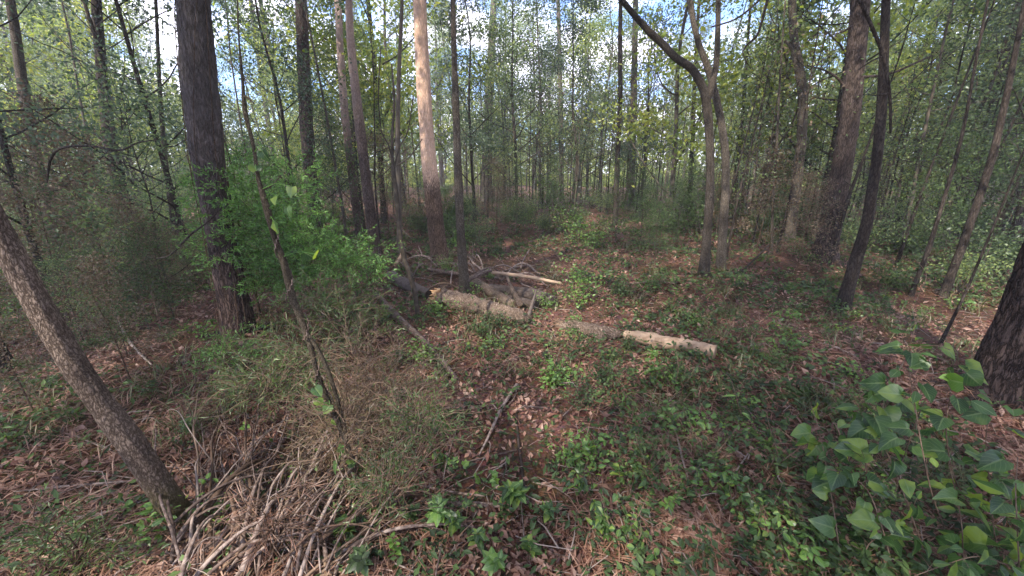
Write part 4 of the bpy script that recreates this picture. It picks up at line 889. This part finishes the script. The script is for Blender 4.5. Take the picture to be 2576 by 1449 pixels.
vine([(2330, 1000, .7), (2380, 960, .62), (2460, 985, .58), (2520, 1020, .56), (2580, 1060, .54)], .6, 6, .085, HEART, M_BRI, 'yellow-green vine tip crossing the big right-edge pine', jit=.03)
vine([(2250, 960, .62), (2300, 880, .55), (2350, 870, .52), (2390, 880, .5)], .6, 12, .09, HEART, M_VINE, 'cluster of light green vine leaves at the top of the right thicket', jit=.06)
vine([(2300, 830, .7), (2298, 780, .6), (2312, 740, .55), (2330, 690, .5), (2300, 650, .47)], .6, 5, .05, OVAL, M_VINE, 'thin twig with a yellow leaf above the right thicket', jit=.03)
vine([(1880, 1080, 1), (1862, 1035, .9), (1850, 990, .82), (1835, 950, .78), (1815, 935, .76)], .8, 4, .09, LANCE, M_BRI, 'pair of long bright yellow-green leaves right of centre', jit=.01, stem_r=.0015)
vine([(1050, 1030, .95), (1075, 1065, .95), (1090, 1110, .96), (1110, 1160, .97), (1150, 1140, .97), (1160, 1190, .97)], .95, 13, .062, LOBED, M_BRI, 'creeping vine with lobed bright green leaves, lower middle', jit=.03, face=1.3, droop=.1)
vine([(1170, 1170, .97), (1200, 1220, .97), (1235, 1200, .97), (1190, 1250, .98), (1150, 1260, .98)], .97, 8, .058, LOBED, M_BRI, 'small lobed-leaf vine beside the level grey limb', jit=.025, face=1.3, droop=.1)
vine([(900, 1300, 1), (885, 1240, .9), (875, 1200, .86), (850, 1130, .84)], .9, 7, .06, HEART, M_VINE, 'low heart-leaved vine at the foot of the slim leaning sapling', jit=.03)

# trailing creepers over the fallen timber
for k_, (pth, n_, m_, l_) in enumerate([
    ([(1180, 800, 1), (1200, 775, .97), (1230, 770, .95), (1260, 790, .97), (1290, 830, 1)], 34, M_UND, 'dark creeper draped over the thick rotten log'),
    ([(1300, 840, 1), (1320, 810, .97), (1350, 790, .97), (1390, 800, 1)], 26, M_UND, 'dark creeper round the right end of the thick rotten log'),
    ([(1060, 800, 1), (1080, 770, .97), (1105, 745, .96), (1130, 775, 1)], 26, M_BRI, 'bright creeper over the splintered end of the thick rotten log'),
    ([(1470, 850, 1), (1500, 825, .97), (1560, 830, .98), (1600, 850, 1)], 28, M_UND, 'dark creeper across the flaking half-buried log'),
    ([(1610, 880, 1), (1650, 850, .98), (1690, 865, .99), (1730, 890, 1)], 24, M_BRI, 'light creeper over the middle of the pale bare log'),
    ([(1350, 790, 1), (1375, 755, .97), (1400, 735, .96), (1430, 750, 1)], 30, M_BRI, 'bright creeper at the end of the dark blocky log'),
    ([(1085, 700, 1), (1100, 660, .97), (1120, 640, .97), (1140, 600, .95)], 26, M_BRI, 'light creeper climbing the foot of the dead pine'),
    ([(1420, 870, 1), (1500, 890, .98), (1580, 900, .98), (1680, 920, 1)], 44, M_UND, 'dark creeper spreading below the log row'),
    ([(1350, 900, 1), (1400, 940, .96), (1450, 930, .96), (1520, 960, 1)], 40, M_BRI, 'bright creeper spreading in the centre foreground'),
    ([(1450, 1000, 1), (1550, 1010, .97), (1650, 1030, .97), (1760, 1010, 1)], 50, M_UND, 'dark creeper spreading right of the centre foreground'),
]):
    vine(pth, 1, n_, .042 if k_ < 7 else .05, OVAL, m_, l_, stem_r=.002, jit=.07, name='creeper', cat='creeper', droop=.2)
vine([(2200, 1449, 1), (2180, 1380, .95), (2230, 1340, .92), (2300, 1330, .9)], .9, 26, .07, HEART, M_VINE, 'low heart-leaved vine filling the bottom of the right thicket', jit=.07)
vine([(2450, 1300, .9), (2400, 1200, .78), (2380, 1080, .68), (2390, 980, .62), (2370, 900, .57)], .8, 26, .09, HEART, M_VINE, 'upright heart-leaved vine touching the big right-edge pine', jit=.09)
vine([(2560, 1449, .9), (2560, 1350, .8), (2555, 1240, .72), (2560, 1150, .66)], .8, 18, .09, HEART, M_VINE, 'heart-leaved vine running up the very right edge', jit=.08)
vine([(2180, 1200, .8), (2160, 1100, .74), (2190, 1010, .68), (2240, 950, .62)], .8, 15, .085, HEART, M_VINE, 'heart-leaved vine on the upper left of the right thicket', jit=.08)

# ------------------------------------------------------------------ seedlings and small shrubs one can pick out
def seedling(px, py, s, n, mat, outl, label, h=.14, name='seedling', group=None, tiers=1, rng=R):
    g = G(px, py); g[2] = terr(g[0], g[1]); sc = pxr(g, s * .95 * rng.uniform(.75, 1.15)); st = MB(); lm = MB()
    B, A, Nn, Z = [], [], [], []
    for k in range(tiers):
        th0 = rng.uniform(0, 6.28); of = rng.normal(size=3) * sc * .35 * (k > 0); of[2] = 0; hh = h * rng.uniform(.6, 1.2)
        top = of + np.array((0, 0, hh)); tube(st, [of * .3 - (0, 0, .01), of * .7 + (0, 0, hh * .5), top], [.0025, .002, .0015], 5, cap=False)
        for i in range(n):
            th = th0 + i * 2.4; el = .15 + .5 * i / n; B.append(top - np.array((0, 0, hh * .35 * (1 - i / n)))); A.append((math.cos(th), math.sin(th), el)); Nn.append((-math.cos(th) * el, -math.sin(th) * el, 1)); Z.append(sc * rng.uniform(.75, 1.1) * (1.05 - .3 * i / n))
    big_leaves(lm, np.array(B), np.array(A), np.array(Nn, float) + rng.normal(size=(len(Nn), 3)) * .12, np.array(Z), outl, droop=.25, rng=rng)
    o = thing(name, g, label, 'seedling', group); o.rotation_euler = (rng.normal() * .25, rng.normal() * .25, 0); link('stem', st.mesh('stem', M_TWIGB), o); link('leaves', lm.mesh('leaves', mat), o)
seedling(1285, 1285, 78, 12, M_VINE, OVAL, 'rosette of glossy green leaves right of the level grey limb', tiers=2)
seedling(1345, 1310, 64, 10, M_VINE, OVAL, 'smaller rosette of pointed green leaves beside the glossy one')
seedling(1110, 1320, 70, 9, M_BRI, OVAL, 'light green seedling with drooping pointed leaves, lower middle', tiers=2)
seedling(1150, 1340, 64, 9, M_VINE, OVAL, 'dark-leaved seedling touching the light green drooping one', tiers=2)
seedling(1205, 1395, 66, 9, M_VINE, OVAL, 'seedling of long dark leaves at the bottom, left of centre', tiers=2)
seedling(1225, 1435, 64, 9, M_BRI, OVAL, 'yellow-green seedling at the bottom edge, left of centre', tiers=2)
seedling(1330, 1425, 60, 8, M_VINE, OVAL, 'dark green seedling at the bottom edge in the centre', tiers=2)
seedling(1270, 1335, 46, 8, M_UND, OVAL, 'small dull seedling under the glossy rosette', tiers=2)
seedling(870, 1370, 74, 10, M_VINE, HEART, 'clump of round dark leaves right of the brush pile', tiers=3)
seedling(900, 1430, 74, 10, M_UND, OVAL, 'dark leafy clump at the bottom edge by the brush pile', tiers=3)
seedling(1010, 1330, 54, 8, M_UND, OVAL, 'dark seedling between the brush pile and the light green seedling', tiers=2)
seedling(1000, 1420, 60, 8, M_BRI, OVAL, 'bright seedling at the bottom edge right of the brush pile', tiers=2)
seedling(735, 1250, 40, 6, M_BRI, OVAL, 'tiny bright seedling growing through the brush pile')
seedling(625, 1110, 44, 3, M_BRI, HEART, 'lone bright round leaf above the brush pile')
seedling(590, 1410, 36, 5, M_BRI, OVAL, 'tiny seedling at the bottom of the brush pile')
seedling(1530, 1360, 56, 8, M_VINE, OVAL, 'dark green seedling low in the straw right of centre', tiers=2)
seedling(1620, 1420, 50, 8, M_UND, OVAL, 'dull seedling at the bottom edge right of centre', tiers=2)
seedling(1560, 1250, 54, 8, M_VINE, OVAL, 'compact dark seedling right of the glossy rosette', tiers=2)
seedling(1470, 1190, 50, 8, M_BRI, OVAL, 'light seedling above the compact dark one', tiers=2)
seedling(1780, 1420, 56, 8, M_UND, OVAL, 'seedling at the bottom edge left of the vine thicket', tiers=2)
seedling(1660, 1300, 48, 8, M_BRI, OVAL, 'sparse bright seedling left of the bark slab', tiers=2)
seedling(1950, 1180, 56, 8, M_BRI, OVAL, 'bright seedling left of the heart-leaved thicket', tiers=2)
seedling(1580, 1040, 56, 7, M_BRI, LANCE, 'seedling with upright long bright leaves in the green patch', tiers=2)
seedling(350, 1160, 56, 8, M_BRI, LANCE, 'grassy bright tuft growing against the leaning trunk')
seedling(500, 1090, 44, 7, M_UND, OVAL, 'small seedling between leaning trunk and brush pile', tiers=2)
seedling(560, 970, 46, 8, M_UND, OVAL, 'seedling in the olive weeds on the left', tiers=3)

def shrub_px(kind, px, py, hpx, label, hk, name='shrub', cat='shrub', wide=1):
    g = G(px, py); sc = pxr(g, hpx) * 2 / hk
    inst(name, kind, (g[0], g[1]), label, cat, None, R.uniform(0, 6.28), (sc * wide, sc * wide, sc), ('stem', 'foliage'))
M_LG = M_BRI
SB = [grow_shrub(R, .5, 7, 260, .075, M_BRI, M_TWIGB, .22, OVAL), grow_shrub(R, .5, 7, 330, .06, M_UND, M_TWIGB, .22, OVAL), grow_shrub(R, .9, 5, 420, .055, M_BRI, M_TWIGB, .2, OVAL), grow_shrub(R, .5, 9, 420, .05, M_UND, M_TWIGB, .24, OVAL)]
for a in [(SB[0], 1390, 965, 80, 'light green bush in the centre foreground', .6), (SB[0], 1050, 905, 75, 'light green plant beside the long grey limb', .6), (SB[3], 1460, 1020, 90, 'dark low bush below the light green centre bush', .6),
          (SB[1], 1520, 960, 80, 'dark leafy bush right of the light green centre bush', .6), (SB[0], 1100, 790, 50, 'bright plant hiding the left end of the splintered log', .6), (SB[1], 1240, 830, 60, 'dark ivy-like plant growing over the thick rotten log', .6),
          (SB[1], 1210, 850, 50, 'low dark plant before the thick rotten log', .6), (SB[0], 1370, 770, 45, 'light plant at the right end of the dark blocky log', .6), (SB[2], 1440, 765, 150, 'thin-stemmed airy sapling shrub behind the log row', 1.1),
          (SB[2], 1450, 615, 120, 'bright green bush in the clearing before the far wood', 1.1), (SB[2], 1335, 560, 50, 'small bright bush left of the clearing bush', 1.1), (SB[2], 1490, 625, 100, 'second bright clearing bush, larger and darker', 1.1), (SB[1], 1560, 745, 60, 'dark green plant on the slope behind the log row', .6),
          (SB[1], 1640, 730, 60, 'dark spreading plant farther right on the slope', .6), (SB[0], 1745, 815, 40, 'small bright plant behind the pale bare log', .6), (SB[1], 1580, 880, 50, 'plant covering the gap before the pale bare log', .6), (SB[0], 1640, 905, 40, 'bright low plant in front of the pale bare log', .6),
          (SB[3], 1700, 960, 60, 'dark low plant below the pale bare log', .6), (SB[3], 1820, 800, 50, 'dark plant right of the pale bare log end', .6), (SB[1], 1850, 1060, 60, 'dull plant by the pair of long yellow-green leaves', .6), (SB[3], 1950, 930, 60, 'dark plant on the right slope above the thicket', .6),
          (SB[0], 1440, 1160, 80, 'airy bright bush in the centre right foreground', .6), (SB[3], 1620, 1150, 80, 'dull green bush left of the bowed pale stick', .6), (SB[1], 1250, 640, 40, 'dark plant left of the clearing', .6), (SB[0], 1230, 700, 30, 'little bright plant behind the slanting log', .6),
          (SB[0], 820, 620, 60, 'bright bush behind the cedar on its right', .6), (SB[2], 720, 450, 110, 'tall light green shrub glowing behind the cedar', 1.1), (SB[1], 330, 800, 70, 'dark bush on the left slope', .6), (SB[3], 430, 860, 60, 'dull bush left of the thickest pine foot', .6),
          (SB[3], 230, 880, 80, 'dark bush right of the leaning trunk', .6), (SB[1], 60, 930, 70, 'pale dusty bush left of the leaning trunk', .6), (SB[3], 380, 1000, 60, 'low dusty plant right of the leaning trunk', .6), (SB[1], 130, 1110, 60, 'low plant left of the leaning trunk', .6),
          (SB[0], 1150, 620, 50, 'light sapling leaves beside the dead pine foot', .6), (SB[2], 1130, 690, 70, 'leafy creeper at the foot of the dead pine', 1.1)]:
    shrub_px(*a)

# near dark leafy trees closing the upper left and right corners
def corner_trees():
    rng = np.random.default_rng(61)
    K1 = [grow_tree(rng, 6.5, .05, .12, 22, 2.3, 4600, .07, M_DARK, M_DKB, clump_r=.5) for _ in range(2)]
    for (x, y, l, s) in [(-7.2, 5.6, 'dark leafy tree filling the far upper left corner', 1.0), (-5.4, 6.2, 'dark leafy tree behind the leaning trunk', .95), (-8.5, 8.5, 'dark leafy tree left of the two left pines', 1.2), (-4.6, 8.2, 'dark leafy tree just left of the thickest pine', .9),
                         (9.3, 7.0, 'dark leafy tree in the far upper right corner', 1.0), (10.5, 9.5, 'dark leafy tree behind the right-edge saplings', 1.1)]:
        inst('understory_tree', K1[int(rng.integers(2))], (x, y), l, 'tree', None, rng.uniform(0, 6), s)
    for (px, py, s, l) in [(300, 760, .8, 'brown dead bush on the left slope'), (180, 820, .6, 'low brown dead bush beside the leaning trunk'), (400, 800, .5, 'wispy brown dead bush left of the thickest pine foot'), (330, 960, .35, 'small brown dead bush right of the leaning trunk'), (90, 1050, .35, 'small brown dead bush left of the leaning trunk'), (200, 700, 1.0, 'brown dead bush behind the leaning trunk'), (1800, 600, .6, 'brown twiggy bush beside the forked tree'), (1900, 640, .7, 'brown twiggy bush right of the forked tree'), (870, 560, 1.3, 'brown twiggy bush between the pines'), (980, 600, 1.0, 'brown twiggy bush left of the dead pine'), (2000, 700, .6, 'low brown twiggy bush at the foot of the thickest right pine'), (1250, 580, .7, 'brown twiggy bush left of the clearing bushes')]:
        g = G(px, py); inst('dead_bush', DEAD[int(rng.integers(2))], (g[0], g[1]), l, 'bush', None, rng.uniform(0, 6), s)
corner_trees()
def bright_trees():  # leaf colour stands in for sunlight on these crowns
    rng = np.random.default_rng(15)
    for px, Y, s, l in [(955, 13, 1.5, 'tree coloured sunlit yellow-green behind the dead pine top'), (1010, 18, 1.6, 'tree coloured sunlit yellow-green right of the slanting pine'), (2290, 13, 1.0, 'tree coloured sunlit yellow-green in the right-hand gap'), (2180, 18, 1.2, 'tree coloured sunlit yellow-green behind the thickest right pine'),
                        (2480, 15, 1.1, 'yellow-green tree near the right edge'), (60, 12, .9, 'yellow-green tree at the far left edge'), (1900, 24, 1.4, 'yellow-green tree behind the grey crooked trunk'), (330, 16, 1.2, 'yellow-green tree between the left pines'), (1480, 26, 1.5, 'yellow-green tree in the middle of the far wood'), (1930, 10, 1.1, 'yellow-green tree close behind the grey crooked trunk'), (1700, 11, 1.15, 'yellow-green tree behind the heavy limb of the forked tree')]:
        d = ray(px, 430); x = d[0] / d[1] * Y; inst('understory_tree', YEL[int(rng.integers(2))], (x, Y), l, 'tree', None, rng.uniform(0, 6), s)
bright_trees()
def middle_trees():
    rng = np.random.default_rng(23)
    for i, (px, Y, s) in enumerate([(1190, 14, .95), (1300, 15, 1.1), (1360, 19, 1.25), (1450, 16, 1.0), (1510, 21, 1.2), (1270, 22, 1.2), (1620, 15, .9)]):
        d = ray(px, 430); inst('understory_tree', UND[i % 6], (d[0] / d[1] * Y, Y), 'leafy tree screening the sky in the middle, between the dead pine and the forked tree', 'tree', 'leafy trees screening the middle of the wood', rng.uniform(0, 6), s)
middle_trees()

# scattered sprigs of the foreground, and feathery bushes of the middle distance
def extras():
    rng = np.random.default_rng(99)
    for i in range(170):
        y = 1.25 * (7 / 1.25) ** rng.uniform(); x = rng.uniform(-1.25, 1.25) * y
        if abs(x / y - .05) < .16 and y < 3.2: continue
        if -.95 < x / y < -.25 and y < 3 and rng.uniform() < .75: continue
        zone = 'left' if x < -.4 * y else 'right' if x > .4 * y else 'middle'
        inst('leafy_sprig', SML[int(rng.integers(4))], (x, y), 'small leafy sprig standing in the litter, %s of the foreground' % {'left': 'left part', 'right': 'right part', 'middle': 'middle'}[zone], 'plant', 'small sprigs in the foreground litter', rng.uniform(0, 6.28), rng.uniform(.25, .7), ('stem', 'leaves'))
    K = [grow_tree(rng, 2.6, .015, .08, 20, .9, 2600, .05, m, M_STEM, clump_r=.35, lean=.04, seg=5, twigs=3, up=.3) for m in (M_CAN, M_UND, M_UND)]
    spots = [(1200, 640), (1290, 590), (1260, 560), (1340, 540), (1390, 590), (1540, 610), (1610, 590), (1690, 600), (1130, 580), (1060, 590), (870, 610), (820, 570), (930, 560), (1900, 590), (1970, 600), (2240, 640), (2330, 680), (2450, 700), (360, 700), (250, 660), (180, 720), (420, 760), (90, 640), (300, 640), (480, 640), (2160, 600), (1460, 520), (1700, 545), (700, 570), (760, 560), (30, 700), (1590, 640), (1650, 660), (60, 780), (140, 800), (220, 780), (290, 820), (380, 830), (450, 800), (200, 860), (120, 720), (270, 720), (480, 740), (390, 700), (310, 900), (520, 700), (20, 850)]
    for i, (px, py) in enumerate(spots):
        g = G(px + rng.normal() * 8, py); zone = 'left' if px < 700 else 'right' if px > 1850 else 'middle'
        inst('bushy_sapling', K[i % 3], (g[0], g[1]), 'feathery green bushy sapling in the %s of the middle distance' % zone, 'sapling', 'bushy saplings of the middle distance', rng.uniform(0, 6.28), rng.uniform(.35, .8) if 1100 < px < 1750 else rng.uniform(.6, 1.1) if i < 33 else rng.uniform(.22, .42))
extras()

HAZE = 0.0028
if HAZE:
    mb = MB(); x0, x1, y0, y1, z0, z1 = -110, 110, -40, 110, -3, 32
    V = [(x, y, z) for z in (z0, z1) for y in (y0, y1) for x in (x0, x1)]
    mb.add(V, [(0, 2, 3, 1), (4, 5, 7, 6), (0, 1, 5, 4), (2, 6, 7, 3), (0, 4, 6, 2), (1, 3, 7, 5)])
    m, N, K = newmat('haze'); o = N.new('ShaderNodeOutputMaterial'); v = N.new('ShaderNodeVolumePrincipled'); v.inputs['Density'].default_value = HAZE
    v.inputs['Color'].default_value = (.93, .93, .93, 1); v.inputs['Anisotropy'].default_value = .2; K(v.outputs[0], o.inputs['Volume'])
    tag(link('haze', mb.mesh('haze', m, False)), 'thin pale haze hanging between the far trunks', None, kind='stuff')
